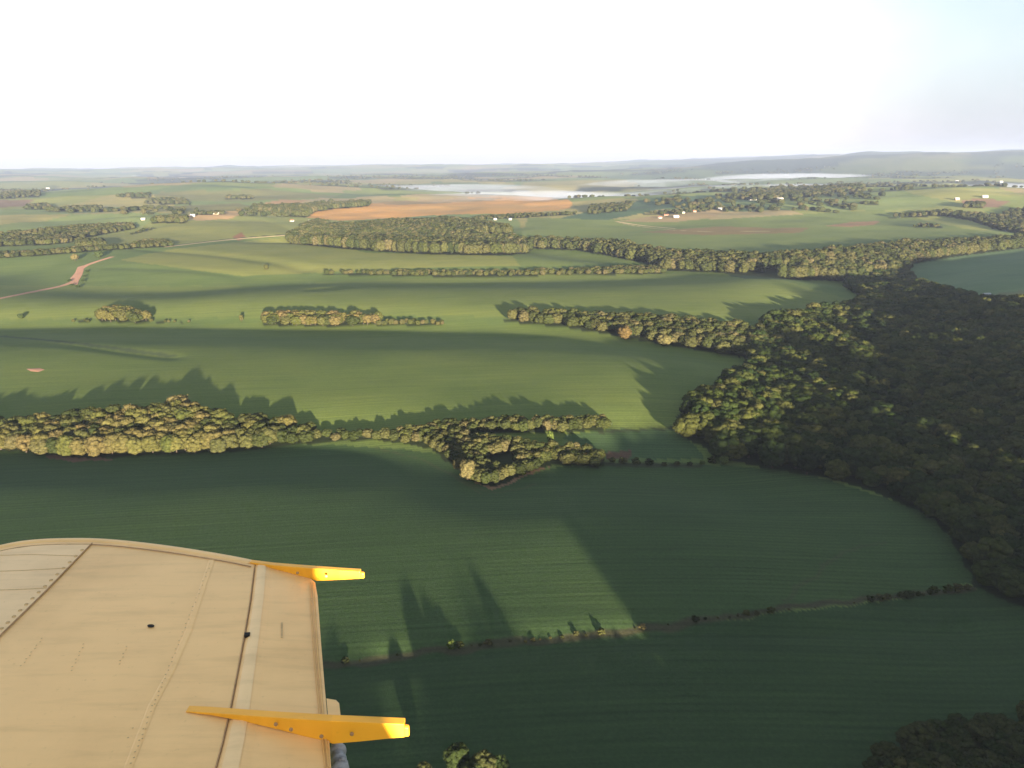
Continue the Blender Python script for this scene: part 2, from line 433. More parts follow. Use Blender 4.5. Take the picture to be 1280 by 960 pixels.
WOODS = [  # pixel outline of the ground a wood stands on, spacing m, height range m, key
    ('grove', [(-60, 558), (0, 562), (60, 569), (130, 573), (200, 568), (280, 566), (350, 558), (405, 553), (436, 550), (432, 544), (400, 541), (350, 536), (300, 532), (240, 524), (200, 522), (150, 527), (80, 533), (-60, 540)], 7.8, (8, 14)),
    ('belt', [(422, 551), (470, 550), (540, 560), (570, 585), (600, 606), (622, 608), (650, 594), (690, 580), (750, 584), (750, 570), (690, 562), (640, 558), (600, 553), (560, 545), (480, 545), (425, 547)], 4.6, (4.5, 8.5)),
    ('upper_belt', [(520, 546), (580, 541), (640, 541), (700, 540), (755, 538), (758, 529), (700, 530), (600, 530), (540, 535)], 4.6, (4.5, 8)),
    ('finger', [(628, 402), (700, 408), (760, 418), (850, 434), (960, 452), (960, 420), (900, 412), (800, 403), (720, 398), (640, 395)], 9, (9, 14)),
    ('forest', [(846, 522), (858, 548), (900, 572), (960, 586), (1040, 598), (1100, 618), (1170, 648), (1200, 690), (1218, 735), (1290, 765), (1340, 760), (1340, 380), (1235, 380), (1190, 372), (1150, 360), (1128, 340), (1060, 350), (1060, 362), (1085, 376), (1060, 388), (960, 403), (935, 440), (940, 462), (900, 488), (855, 512)], 9.6, (7.5, 18)),
    ('corner', [(1085, 1020), (1105, 955), (1150, 935), (1220, 915), (1290, 905), (1340, 930), (1340, 1060)], 6.5, (7, 11)),
    ('middle', [(360, 300), (380, 306), (430, 311), (480, 315), (540, 318), (600, 319), (640, 319), (665, 311), (720, 313), (760, 320), (800, 328), (830, 338), (900, 341), (960, 347), (1000, 350), (1060, 352), (1130, 342), (1140, 330), (1200, 320), (1290, 309), (1290, 303), (1200, 308), (1130, 312), (1050, 320), (960, 328), (900, 325), (830, 321), (760, 309), (700, 306), (650, 306), (640, 292), (600, 282), (560, 279), (480, 283), (420, 287), (370, 293)], 11.5, (15, 23)),
    ('hedge', [(385, 343), (470, 344), (560, 346), (700, 344), (830, 342), (830, 335), (760, 337), (700, 340), (560, 342), (470, 341)], 8, (5, 9)),
    ('copse', [(116, 402), (124, 396), (150, 392), (182, 396), (188, 401), (170, 404)], 8, (9, 13)),
    ('copse_tail', [(90, 402), (116, 400), (116, 403)], 6, (2.5, 4)),
    ('copse_tail', [(188, 402), (245, 403), (188, 404)], 6, (2.5, 4.5)),
    ('row', [(328, 406), (332, 400), (370, 398), (440, 400), (475, 402), (470, 406), (400, 408)], 8, (9, 13)),
    ('row_tail', [(470, 403), (545, 404), (568, 406), (545, 407), (470, 407)], 6.5, (4, 6.5)),
    ('far', [(-20, 309), (-20, 296), (60, 289), (110, 284), (165, 281), (168, 286), (110, 297), (60, 306)], 12, (7, 13)),
    ('far', [(190, 279), (232, 279), (233, 275), (200, 275)], 11, (12, 18)),
    ('far', [(96, 311), (130, 311), (128, 306), (100, 306)], 10, (12, 17)),
    ('far', [(-20, 324), (60, 319), (130, 313), (215, 308), (215, 306), (130, 310), (60, 315), (-20, 320)], 9, (6, 10)),
    ('far', [(60, 306), (66, 300), (84, 297), (90, 303)], 10, (8, 12)),
    ('far', [(165, 308), (212, 306), (207, 302), (170, 304)], 10, (6, 10)),
    ('far', [(160, 294), (175, 291), (196, 285), (180, 286)], 12, (3, 6)),
    ('far', [(315, 264), (340, 267), (380, 272), (388, 268), (410, 262), (460, 258), (462, 255), (400, 258), (350, 262), (318, 261)], 12, (14, 22)),
    ('far', [(375, 284), (395, 276), (412, 279), (396, 286)], 11, (8, 12)),
    ('far', [(1105, 273), (1180, 270), (1215, 276), (1240, 286), (1290, 296), (1290, 262), (1262, 264), (1250, 272), (1180, 266)], 16, (9, 14)),
    ('far', [(905, 248), (960, 250), (1000, 248), (1080, 235), (1075, 232), (1020, 235), (950, 240), (925, 243)], 22, (12, 18)),
    ('far', [(735, 268), (782, 264), (790, 254), (740, 259)], 16, (8, 13)),
    ('far', [(590, 275), (660, 272), (720, 268), (720, 266), (600, 271)], 13, (5, 9)),
    ('far', [(75, 264), (118, 262), (130, 260), (90, 260)], 18, (9, 14)),
    ('far', [(145, 247), (185, 248), (188, 244), (160, 245)], 22, (14, 20)),
    ('far', [(182, 255), (240, 256), (228, 250), (188, 250)], 20, (10, 16)),
    ('far', [(-20, 250), (50, 246), (50, 240), (-20, 238)], 24, (10, 16)),
    ('far', [(30, 262), (70, 262), (60, 256), (30, 258)], 20, (8, 13)),
    ('far', [(240, 269), (280, 268), (280, 266), (240, 266)], 13, (6, 10)),
    ('far', [(280, 249), (318, 249), (312, 246), (284, 246)], 22, (10, 14)),
    ('far', [(1034, 258), (1070, 258), (1070, 256), (1034, 256)], 16, (6, 9)),
    ('far', [(1080, 256), (1098, 256), (1098, 254), (1080, 254)], 14, (7, 10)),
    ('far', [(1205, 260), (1230, 260), (1228, 256), (1208, 256)], 14, (10, 15)),
    ('far', [(1140, 284), (1180, 285), (1176, 282), (1150, 281)], 14, (4, 7)),
    ('far', [(800, 268), (850, 268), (890, 262), (930, 262), (925, 259), (880, 259), (840, 264)], 17, (4, 9)),
]
CLEARINGS = [[(598, 302), (658, 302), (655, 294), (608, 294)], [(603, 593), (607, 572), (640, 568), (650, 577), (634, 588)],
             [(915, 345), (985, 338), (1000, 343), (960, 350)], [(820, 333), (770, 330), (800, 328)]]
WING_PX = np.array([(-300, 1100), (-300, 700), (0, 672), (120, 668), (320, 695), (470, 705), (470, 740), (415, 745), (430, 880), (530, 900), (530, 930), (440, 960), (440, 1100)], float)

wood_polys = [(k, gpoly(p, 14), sp, hr) for k, p, sp, hr in WOODS]
clear_polys = [gpoly(p, 10) for p in CLEARINGS]
area_polys = [(gpoly(p, 16), c) for p, c in AREAS]


def build_terrain():
    az, rr = G_AZ, G_R
    X, Y, Z = G_X.ravel(), G_Y.ravel(), G_Z.ravel()
    na, nr = len(az), len(rr)
    i = np.arange(nr - 1)[:, None] * na; j = np.arange(na)[None]; j2 = (j + 1) % na
    F = np.stack([(i + j), (i + j2), (i + na + j2), (i + na + j)], -1).reshape(-1, 4)[:, ::-1]
    me = np_mesh('ground', np.stack([X, Y, Z], -1), [F], M['land'], True)
    # what grows where
    C = np.tile(DEFAULT, (len(X), 1))
    r = np.hypot(X, Y)
    # patchwork of far fields
    wx = X + 120 * fbm(X / 500, Y / 500, 71, 2); wy = Y + 160 * fbm(X / 500, Y / 500, 72, 2)
    cs = np.where(r > 5000, 900.0, 420.0)
    cell = _hash(np.floor(wx / cs).astype(np.int64), np.floor(wy / (cs * 1.4)).astype(np.int64), 5)
    pal = np.array([(.130, .155, .045), (.17, .172, .055), (.105, .140, .044), (.19, .170, .065), (.080, .112, .044), (.21, .17, .085), (.120, .150, .052), (.15, .160, .048)])
    P = pal[np.minimum((cell * len(pal)).astype(int), len(pal) - 1)]
    w = sstep(1750, 2100, r)[:, None]
    C = C * (1 - w) + P * 1.15 * w
    # scrub and woods on far slopes
    wood = fbm(X / 800, Y / 520, 91, 4)
    w = (sstep(0.16, 0.24, wood) * sstep(2600, 3400, r))[:, None]
    C = C * (1 - w) + np.array([.030, .040, .024]) * w
    w = (sstep(6500, 8500, r) * sstep(4, 16, np.degrees(np.arctan2(X, np.maximum(Y, .1)))) * (.55 + .45 * sstep(-.1, .2, fbm(X / 900, Y / 900, 33, 3))))[:, None]
    C = C * (1 - w) + np.array([.035, .052, .038]) * w
    front = np.abs(np.degrees(np.arctan2(X, np.maximum(Y, .1)))) < 50
    jx = X + 2.0 * fbm(X / 9, Y / 9, 55, 2); jy = Y + 2.0 * fbm(X / 9, Y / 9, 56, 2)
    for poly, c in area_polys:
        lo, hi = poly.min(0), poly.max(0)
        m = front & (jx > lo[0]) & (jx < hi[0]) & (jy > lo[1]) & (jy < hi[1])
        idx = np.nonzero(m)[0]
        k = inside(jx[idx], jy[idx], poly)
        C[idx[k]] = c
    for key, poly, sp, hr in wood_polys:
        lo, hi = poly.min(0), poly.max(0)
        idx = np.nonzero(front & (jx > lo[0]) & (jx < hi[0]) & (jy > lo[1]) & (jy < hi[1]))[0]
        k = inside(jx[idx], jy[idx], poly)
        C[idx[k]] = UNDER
    # faint furrow round the foot of the belt, gully vegetation, farm lines
    for line, wd, c in LINES:
        lo, hi = line.min(0) - 3 * wd, line.max(0) + 3 * wd
        idx = np.nonzero(front & (X > lo[0]) & (X < hi[0]) & (Y > lo[1]) & (Y < hi[1]))[0]
        d = seg_dist(jx[idx], jy[idx], line)
        w = (1 - sstep(wd * 0.4, wd, d))[:, None]
        C[idx] = C[idx] * (1 - w) + np.array(c) * w
    at = me.color_attributes.new('land_colour', 'FLOAT_COLOR', 'POINT')
    at.data.foreach_set('color', np.concatenate([C, np.ones((len(C), 1))], 1).astype(np.float32).ravel())
    o = bpy.data.objects.new('ground', me); COL.objects.link(o)
    tag(o, kind='structure')
    return o


def gline(pts, per=14): 
    q = densify(smooth_line(pts, 2), per); return ground(q[:, 0], q[:, 1])


LINES = [
    (gline([(400, 834), (560, 812), (700, 797), (800, 788), (900, 772), (1050, 752), (1215, 737)])[:, :2], 2.6, (.040, .040, .022)),
    (gline([(0, 420), (90, 428), (160, 438), (215, 445)])[:, :2], 5.5, (.045, .062, .028)),
    (gline([(980, 752), (1040, 700), (1060, 685), (1110, 678)])[:, :2], 1.3, (.040, .055, .024)),
    (gline([(560, 590), (585, 606), (625, 618), (670, 606)])[:, :2], 1.6, (.045, .060, .024)),
    (gline([(470, 560), (520, 570), (560, 592), (600, 616)])[:, :2], 1.2, (.045, .060, .024)),
    (gline([(210, 308), (290, 298), (360, 293)])[:, :2], 7, (.06, .06, .03)),
    (gline([(750, 540), (850, 534)])[:, :2], 2.0, (.03, .04, .02)),
    (gline([(740, 579), (800, 582), (870, 582)])[:, :2], 4.0, (.03, .036, .018)),
    (gline([(770, 277), (800, 284), (870, 290), (960, 289)])[:, :2], 5, (.28, .22, .12)),
]
ground_obj = build_terrain()


# ------------------------------------------------------------------ dirt roads
def ribbon(name, px, width, mat, lift=0.35):
    P = gline(px, 5)
    n = len(P); V = []; F = []
    T = np.gradient(P[:, :2], axis=0); T /= np.linalg.norm(T, axis=1, keepdims=True) + 1e-9
    N = np.stack([-T[:, 1], T[:, 0]], -1)
    m = 5
    for i in range(n):
        wd = width * (0.85 + 0.3 * vnoise(np.array([i * 0.7]), np.array([0.0]), 3)[0])
        for k in range(m):
            q = P[i, :2] + N[i] * wd * (k / (m - 1) - 0.5)
            V.append((q[0], q[1], float(hq(q[:1], q[1:2])[0]) + lift - (0.3 if k in (0, m - 1) else 0)))
    for i in range(n - 1):
        for k in range(m - 1):
            a = i * m + k; F.append((a, a + 1, a + m + 1, a + m))
    o = mesh_obj(name, V, F, mat, smooth=True); tag(o, kind='structure')
    return o


def patch(name, px, mat, lift=0.3):
    q = densify(list(px) + [px[0]], 3)[:-1]
    P = ground(q[:, 0], q[:, 1]); c = P.mean(0)
    n = len(P); V = [(c[0], c[1], c[2] + lift + .1)]; F = []
    for ring, s in ((0, .5), (1, 1.0)):
        for p in P:
            x, y = c[0] + (p[0] - c[0]) * s, c[1] + (p[1] - c[1]) * s
            V.append((x, y, float(hq(np.array([x]), np.array([y]))[0]) + lift - (.25 if ring else 0)))
    for i in range(n):
        j = (i + 1) % n
        F += [(0, 1 + i, 1 + j), (1 + i, 1 + n + i, 1 + n + j, 1 + j)]
    o = mesh_obj(name, V, F, mat); tag(o, kind='structure'); return o


ribbon('dirt_road', [(-60, 384), (0, 373), (45, 364), (85, 356), (98, 347), (98, 338), (108, 331), (140, 321)], 9.0, M['soil'])
ribbon('field_track', [(205, 309), (290, 299), (360, 294)], 5.0, M['pale_track'])
patch('road_cutting', [(87, 356), (88, 348), (94, 341), (97, 334), (104, 332), (105, 336), (103, 343), (99, 350), (97, 356)], M['soil'], .5)
patch('bare_soil', [(33, 461), (50, 460), (56, 462), (48, 465), (38, 464)], M['soil'], .25)
ribbon('farm_track', [(772, 277), (800, 282), (845, 286)], 8.0, M['pale_track'], .5)

# ------------------------------------------------------------------ trees
_ico = {}


def ico(sub):
    if sub not in _ico:
        bm = bmesh.new(); bmesh.ops.create_icosphere(bm, subdivisions=sub, radius=1)
        _ico[sub] = (np.array([v.co for v in bm.verts]), np.array([[v.index for v in f.verts] for f in bm.faces])); bm.free()
    return _ico[sub]


def crown_mesh(name, seed, mat, n_lumps=20, width=.42, base=.22, leaves=2800, sub=2, leaf=.020, spread=1.0, lump=1.0):
    g = np.random.default_rng(seed)
    V0, F0 = ico(sub)
    V, T, Qd = [], [], []
    off = 0
    surf = []
    mid = (1 + base) / 2; hh = (1 - base) / 2
    for k in range(n_lumps):
        # lumps sit on an uneven dome
        th = k * 2.39996 + g.uniform(-.4, .4)
        u = (k + .5) / n_lumps
        zc = -0.75 + 1.6 * u + g.uniform(-.12, .12)
        rad = math.sqrt(max(0.02, 1 - min(0.98, abs(zc)) ** 2)) * g.uniform(.55, 1.0) * spread
        lr = lump * g.uniform(.22, .42) * (1 - .18 * u)
        c = np.array([math.cos(th) * rad * width * .72, math.sin(th) * rad * width * .72, mid + zc * hh * .78])
        s = np.array([width * lr * 1.2, width * lr * 1.2, hh * lr * .92])
        nz = fbm(V0[:, 0] * 2.1 + k * 7, V0[:, 1] * 2.1 + V0[:, 2] * 1.7, seed + k, 3) + .5 * fbm(V0[:, 2] * 4.3 + k, V0[:, 0] * 4.3, seed + 3 * k, 2)
        L = V0 * (1 + .42 * nz)[:, None] * s + c
        L[:, 2] = np.minimum(L[:, 2], 1.02)
        V.append(L); T.append(F0 + off); off += len(L)
        surf.append((c, s))
    # leaf sprays on and just off the lumps
    idx = g.integers(0, n_lumps, leaves)
    d = g.normal(size=(leaves, 3)); d[:, 2] = d[:, 2] * .8 + .25; d /= np.linalg.norm(d, axis=1, keepdims=True)
    cc = np.array([c for c, s in surf])[idx]; ss = np.array([s for c, s in surf])[idx]
    P = cc + d * ss * g.uniform(.93, 1.34, (leaves, 1))
    t1 = np.cross(d, g.normal(size=(leaves, 3))); t1 /= np.linalg.norm(t1, axis=1, keepdims=True)
    t2 = np.cross(d, t1) + d * g.normal(size=(leaves, 1)) * .5
    sz = leaf * g.uniform(.6, 1.4, (leaves, 1))
    t1 = t1 * sz; t2 = t2 * sz
    Lf = np.stack([P - t1 - t2 * .6, P + t1 - t2 * .6, P + t1 * .5 + t2, P - t1 * .5 + t2], 1).reshape(-1, 3)
    q = off + np.arange(leaves * 4).reshape(-1, 4)
    V.append(Lf)
    return np_mesh(name, np.concatenate(V), [np.concatenate(T), q], mat)


def trunk_mesh(name, seed):
    g = np.random.default_rng(seed)
    V, F = [], []

    def tube(p0, p1, r0, r1, n=6, k=4):
        b = len(V)
        p0 = np.array(p0); p1 = np.array(p1)
        for i in range(k + 1):
            c = p0 + (p1 - p0) * i / k + np.array([*g.normal(0, .008, 2), 0]) * (i > 0)
            for j in range(n):
                a = 2 * math.pi * j / n; r = r0 + (r1 - r0) * i / k
                if i == 0 and p0[2] < .02: r *= 1.4
                V.append((c[0] + math.cos(a) * r, c[1] + math.sin(a) * r, c[2]))
        for i in range(k):
            for j in range(n):
                F.append((b + i * n + j, b + i * n + (j + 1) % n, b + (i + 1) * n + (j + 1) % n, b + (i + 1) * n + j))
    tube((0, 0, -.03), (.01, .01, .62), .030, .014)
    for i in range(5):
        a = i * 1.3 + g.uniform(0, .5); z = .24 + .07 * i
        tube((.005, .005, z), (math.cos(a) * .24, math.sin(a) * .24, z + .26), .014, .005, 5, 3)
    me = bpy.data.meshes.new(name); me.from_pydata(V, [], F); me.update(); me.materials.append(M['bark'])
    return me


N_CROWN = 9
CROWNS = [crown_mesh('crown', 100 + i, M['leaf'], n_lumps=[33, 38, 27, 36, 30, 40, 24, 33, 36][i], width=[.46, .50, .40, .52, .44, .55, .36, .48, .50][i],
                     base=[.06, .04, .12, .05, .08, .05, .1, .03, .06][i]) for i in range(N_CROWN)]
TRUNKS = [trunk_mesh('trunk', 40 + i) for i in range(3)]
M['leaf_tan'] = mat_leaf('leaf_tan', [(0, (.068, .058, .022)), (.25, (.048, .052, .016)), (.45, (.078, .062, .028)), (.65, (.060, .058, .020)), (.8, (.040, .048, .014)), (1, (.072, .068, .024))])
CROWNS_TAN = []
BUSHES = [crown_mesh('foliage', 300 + i, M['leaf'], n_lumps=9, width=.62, base=.0, leaves=320, leaf=.06) for i in range(3)]


def recolour(me, mat):
    m2 = me.copy(); m2.materials.clear(); m2.materials.append(mat); return m2


M['leaf_close'] = mat_leaf('leaf_close', [(0, (.024, .034, .012)), (.5, (.040, .044, .017)), (1, (.018, .029, .010))])
M['leaf_green'] = mat_leaf('leaf_green', [(0.0, (.010, .017, .006)), (0.15, (.025, .036, .010)), (0.35, (.043, .047, .014)), (0.5, (.013, .022, .007)),
                                          (0.65, (.033, .043, .011)), (0.8, (.052, .052, .018)), (0.9, (.020, .032, .009)), (1.0, (.011, .019, .006))])
CROWNS_CLOSE = [crown_mesh('crown', 700 + i, M['leaf_close'], n_lumps=80, width=[.46, .52, .42][i], base=[.10, .06, .14][i], leaves=11000, leaf=.0125, spread=1.12, lump=.62) for i in range(3)]
CROWNS_TAN = [recolour(c, M['leaf_tan']) for c in CROWNS]
CROWNS_GREEN = [recolour(c, M['leaf_green']) for c in CROWNS]


def tree(loc, h, w, rz, label, group=None, crown=None, name='broadleaf_tree', cat='tree', k=0):
    t = empty(name, loc)
    tag(t, label, cat, group)
    c = bpy.data.objects.new('crown', crown or CROWNS[k % N_CROWN]); COL.objects.link(c); c.parent = t
    b = bpy.data.objects.new('trunk', TRUNKS[k % 3]); COL.objects.link(b); b.parent = t
    for o in (c, b): o.rotation_euler = (0, 0, rz); o.scale = (w, w, h)
    return t


def bush(loc, h, w, rz, label, group=None, mat=None, k=0):
    me = BUSHES[k % 3] if mat is None else recolour(BUSHES[k % 3], M[mat])
    o = bpy.data.objects.new('shrub', me); COL.objects.link(o)
    o.location = loc; o.rotation_euler = (0, 0, rz); o.scale = (w, w, h)
    tag(o, label, 'shrub', group); return o


def scatter(poly, sp, seed):
    g = np.random.default_rng(seed)
    lo, hi = poly.min(0), poly.max(0)
    nx = int((hi[0] - lo[0]) / sp) + 2; ny = int((hi[1] - lo[1]) / (sp * .87)) + 2
    I, J = np.meshgrid(np.arange(nx), np.arange(ny))
    x = lo[0] + (I + .5 * (J % 2)) * sp + g.uniform(-.34, .34, I.shape) * sp
    y = lo[1] + J * sp * .87 + g.uniform(-.34, .34, I.shape) * sp
    x, y = x.ravel(), y.ravel()
    k = inside(x, y, poly)
    for c in clear_polys: k &= ~inside(x, y, c)
    return x[k], y[k]


PTS = []   # x, y, z, h, w, key index, fraction towards the far side
KEYS = sorted(set(k for k, *_ in wood_polys)) + ['ridge', 'near_row', 'hillwood']
for wi, (key, poly, sp, hr) in enumerate(wood_polys):
    x, y = scatter(poly, sp, 500 + wi)
    if len(x) == 0: 
        x = poly[:1, 0]; y = poly[:1, 1]
    n = len(x)
    g = np.random.default_rng(900 + wi)
    hn = .5 + .5 * fbm(x / (sp * 5), y / (sp * 5), 77, 2)
    h = hr[0] + (hr[1] - hr[0]) * np.clip(.55 * hn + .45 * g.uniform(0, 1, n), 0, 1)
    if key == 'grove':      # the grove thins out into low growth at its right end
        h = h * (1 - .55 * sstep(330, 425, to_px(np.stack([x, y, x * 0], -1))[0]))
    w = np.clip(sp * g.uniform(1.3, 1.95, n), h * .5, h * 1.25)
    fr = (y - y.min()) / max(1, np.ptp(y))
    z = hq(x, y) - .1
    PTS.append(np.stack([x, y, z, h, w, np.full(n, KEYS.index(key)), fr], -1))
# far scrub and woods on the land out to the mist
n = 9000
a = rng.uniform(-36, 36, n); r = 2300 + (9500 - 2300) * rng.uniform(0, 1, n) ** 1.2
x = r * np.sin(np.radians(a)); y = r * np.cos(np.radians(a))
k = (fbm(x / 800, y / 520, 91, 4) > .19) & ((hq(x, y) > -9) | (y < 3000))
for poly, c in area_polys[13:20]: k &= ~inside(x, y, poly)
x, y = x[k], y[k]; n = len(x)
h = rng.uniform(9, 16, n); w = rng.uniform(14, 26, n)
PTS.append(np.stack([x, y, hq(x, y) - .2, h, w, np.full(n, KEYS.index('far')), np.zeros(n)], -1))
# unseen wood on the ridge behind the viewpoint, tree line shaped for its shade
c, a = np.meshgrid(np.arange(109, 900, 5.8), np.arange(-98, -35, 7.0)); c = c.ravel() + rng.uniform(-2, 2, c.size); a = a.ravel() + rng.uniform(-2, 2, a.size)
P = ca(c, a); n = len(P); h = 12 + 8 * vnoise(P[:, 0] / 13, P[:, 1] / 13, 61) + rng.uniform(-1.5, 1.5, n)
PTS.append(np.stack([P[:, 0], P[:, 1], hq(P[:, 0], P[:, 1]), h, rng.uniform(9, 13, n), np.full(n, KEYS.index('ridge')), np.zeros(n)], -1))
c, a = np.meshgrid(np.arange(0, 62, 5.5), np.arange(-78, -45, 8.0)); c = c.ravel() + rng.uniform(-2, 2, c.size); a = a.ravel() + rng.uniform(-2, 2, a.size)  # extra ridge trees, added to shade the nearest field
P = ca(c, a); n = len(P); g0 = height(P[:, 0], P[:, 1]); h = np.clip(22.0 + 4.5 * (vnoise(c / 9.0, a * 0, 91) - .5) - g0, 10, 24)
PTS.append(np.stack([P[:, 0], P[:, 1], g0, h, rng.uniform(9, 13, n), np.full(n, KEYS.index('ridge')), np.zeros(n)], -1))
# the row of trees just below the frame
c = np.arange(-170, 113, 4.2); n = len(c); a = 128 + rng.uniform(-12, 6, n)
P = ca(c, a); h = 7.8 + 6.2 * vnoise(c / 14.0, c * 0, 8)
keep = ~((c > 6) & (c < 54)); h[(c > 58) & (c < 76)] = 7.9; h[c > 58] = 8.7
PTS.append(np.stack([P[:, 0], P[:, 1], hq(P[:, 0], P[:, 1]), h, rng.uniform(6, 9, n), np.full(n, KEYS.index('near_row')), np.zeros(n)], -1)[keep])
PTS = np.concatenate(PTS)

u, v, dz = to_px(PTS[:, :3] + np.array([0, 0, 1])[None] * (PTS[:, 3:4] * .6))
u0, v0, _ = to_px(PTS[:, :3])
in_view = (dz > 0) & (u > -4) & (u < 1284) & (v > 0) & (v < 964) & ~inside(u, v, WING_PX)
size = np.where(in_view, PTS[:, 3] / np.maximum(np.linalg.norm(PTS[:, :3] - CAM, axis=1), 1), 0)
key_of = PTS[:, 5].astype(int)
# pick the trees that show largest; small copses keep their own trees too
bonus = np.ones(len(PTS))
for kk in ('copse', 'row'): bonus[key_of == KEYS.index(kk)] = 2.4
bonus[key_of == KEYS.index('grove')] = 1.35
bonus[key_of == KEYS.index('belt')] = 1.5
bonus[key_of == KEYS.index('upper_belt')] = 1.5
bonus[key_of == KEYS.index('corner')] = 1.0
order = np.argsort(-size * bonus)
N_IND = 284
ind = order[:N_IND]
rest = np.setdiff1d(np.arange(len(PTS)), ind)

WHERE = {
    'grove': ('broad olive and tan tree in the long grove just beyond the wing', 'the long grove beyond the wing'),
    'belt': ('small golden tree in the notched belt between two green fields', 'the notched tree belt'),
    'upper_belt': ('small olive tree in the short upper branch of the notched belt', 'the upper branch of the notched belt'),
    'finger': ('olive tree in the tapering finger of woodland running into the forest', 'the finger of woodland'),
    'forest': ('dark green tree at the shaded edge of the big valley forest', 'the edge of the valley forest'),
    'corner': ('dark tree of the shaded clump in the lower right corner', 'the corner clump'),
    'middle': ('brownish tree of the mid distance woodland', 'the mid distance woodland'),
    'hedge': ('small tree along the dark hollow between pale green fields', 'the hollow hedge'),
    'copse': ('golden tree of the small round copse in the shaded hollow', 'the round copse'),
    'row': ('golden tree of the longer copse in the shaded hollow', 'the longer copse'),
    'near_row': ('olive tree of the small clump standing below the yellow bracket', 'the clump below the bracket'),
}
ROWN = [('', 'at the front of '), ('', 'in the middle of '), ('', 'at the back of ')]
LAB3 = {
    'grove': ('tan and olive rounded tree', 'the long grove beyond the wing'),
    'belt': ('small golden olive tree', 'the notched tree belt'),
    'forest': ('tall dark green tree', 'the shaded valley forest'),
    'finger': ('olive brown tree', 'the tapering woodland finger'),
    'corner': ('dark shaded tree', 'the clump in the lower right corner'),
}
for t_i in ind:
    x, y, z, h, w, kf, fr = PTS[t_i]
    key = KEYS[int(kf)]
    if key in LAB3:
        b = 0 if fr < .3 else (1 if fr < .65 else 2)
        what, where = LAB3[key]
        label = f'{what} {ROWN[b][1]}{where}'; group = f'trees {ROWN[b][1]}{where}'
    else:
        label, where = WHERE.get(key, ('brownish tree standing in a far wood', 'far wood')); group = 'trees of ' + where
    k = random.randrange(N_CROWN)
    tan = key in ('grove', 'belt', 'upper_belt', 'row', 'copse') and random.random() < .78
    tree((x, y, z), h, w, random.uniform(0, 6.28), label, group, crown=CROWNS_TAN[k] if tan else CROWNS_CLOSE[k % 3] if key == 'corner' else CROWNS_GREEN[k] if key == 'forest' else None, k=k)


def at_px(px, py):
    return ground([px], [py])[0]


def lone(px, py, h, w, label, mat=None, k=0):
    p = at_px(px, py)
    return tree(tuple(p - np.array([0, 0, .1])), h, w, k * 1.7, label, None, recolour(CROWNS[k % N_CROWN], M[mat]) if mat else None, k=k)


lone(333, 337, 8, 8, 'lone bushy tree standing in the pale field short of the long hollow', None, 1)
lone(781, 424, 13, 13, 'orange brown tree glowing among the olive trees of the woodland finger', 'leaf_orange', 3)
lone(830, 432, 11, 13, 'pale tan tree near the forest end of the woodland finger', 'leaf_pale', 5)
lone(585, 600, 11, 9.5, 'large tan tree rising at the tip of the notched belt', 'leaf_pale', 0)
lone(688, 555, 8, 6, 'tall slim golden tree sticking up from the notched belt', 'leaf_bright', 6)
lone(730, 578, 6, 6, 'small orange tree at the end of the notched belt', 'leaf_orange', 2)
lone(224, 516, 12, 15, 'flat topped tan tree rising highest at the back of the long grove', 'leaf_pale', 5)
lone(302, 402, 8, 6, 'small upright tree alone beside the longer copse in the hollow', None, 2)
lone(26, 398, 6, 7, 'low dark tree alone in the shaded hollow near the road', 'leaf_dark', 7)
lone(94, 326, 12, 15, 'brown rounded tree beside the bend of the dirt road', 'leaf_pale', 4)
lone(124, 322, 12, 15, 'dark green tree at the top of the dirt road', 'leaf_dark', 3)
lone(905, 580, 5, 6, 'small bright green tree at the foot of the forest by the field corner', 'leaf_bright', 1)

for i, (px, py, h, w, lb) in enumerate([(572, 968, 9.5, 8, 'tallest olive tree of the small clump below the yellow bracket'), (606, 975, 8.5, 7.5, 'right hand olive tree of the small clump below the yellow bracket'),
                                        (531, 978, 6, 6, 'low round tree standing left of the small clump below the yellow bracket'), (590, 985, 8, 8, 'tree at the near side of the small clump below the yellow bracket'),
                                        (626, 975, 7.5, 5, 'slim spiky tree at the right end of the small clump below the bracket')]):
    p = at_px(px, py); tree(tuple(p - np.array([0, 0, .1])), h, w, i * 1.9, lb, None, CROWNS_CLOSE[i % 3], k=i)
for i, (px, py) in enumerate([(90, 357), (87, 352), (104, 352), (106, 346), (109, 340), (97, 360)]):
    p = at_px(px, py); bush(tuple(p), 3 + (i % 3) * .8, 6, i * 2.1, 'dark scrub bush on the bank of the red road cutting', 'scrub on the bank of the road cutting', 'leaf_dark', i)
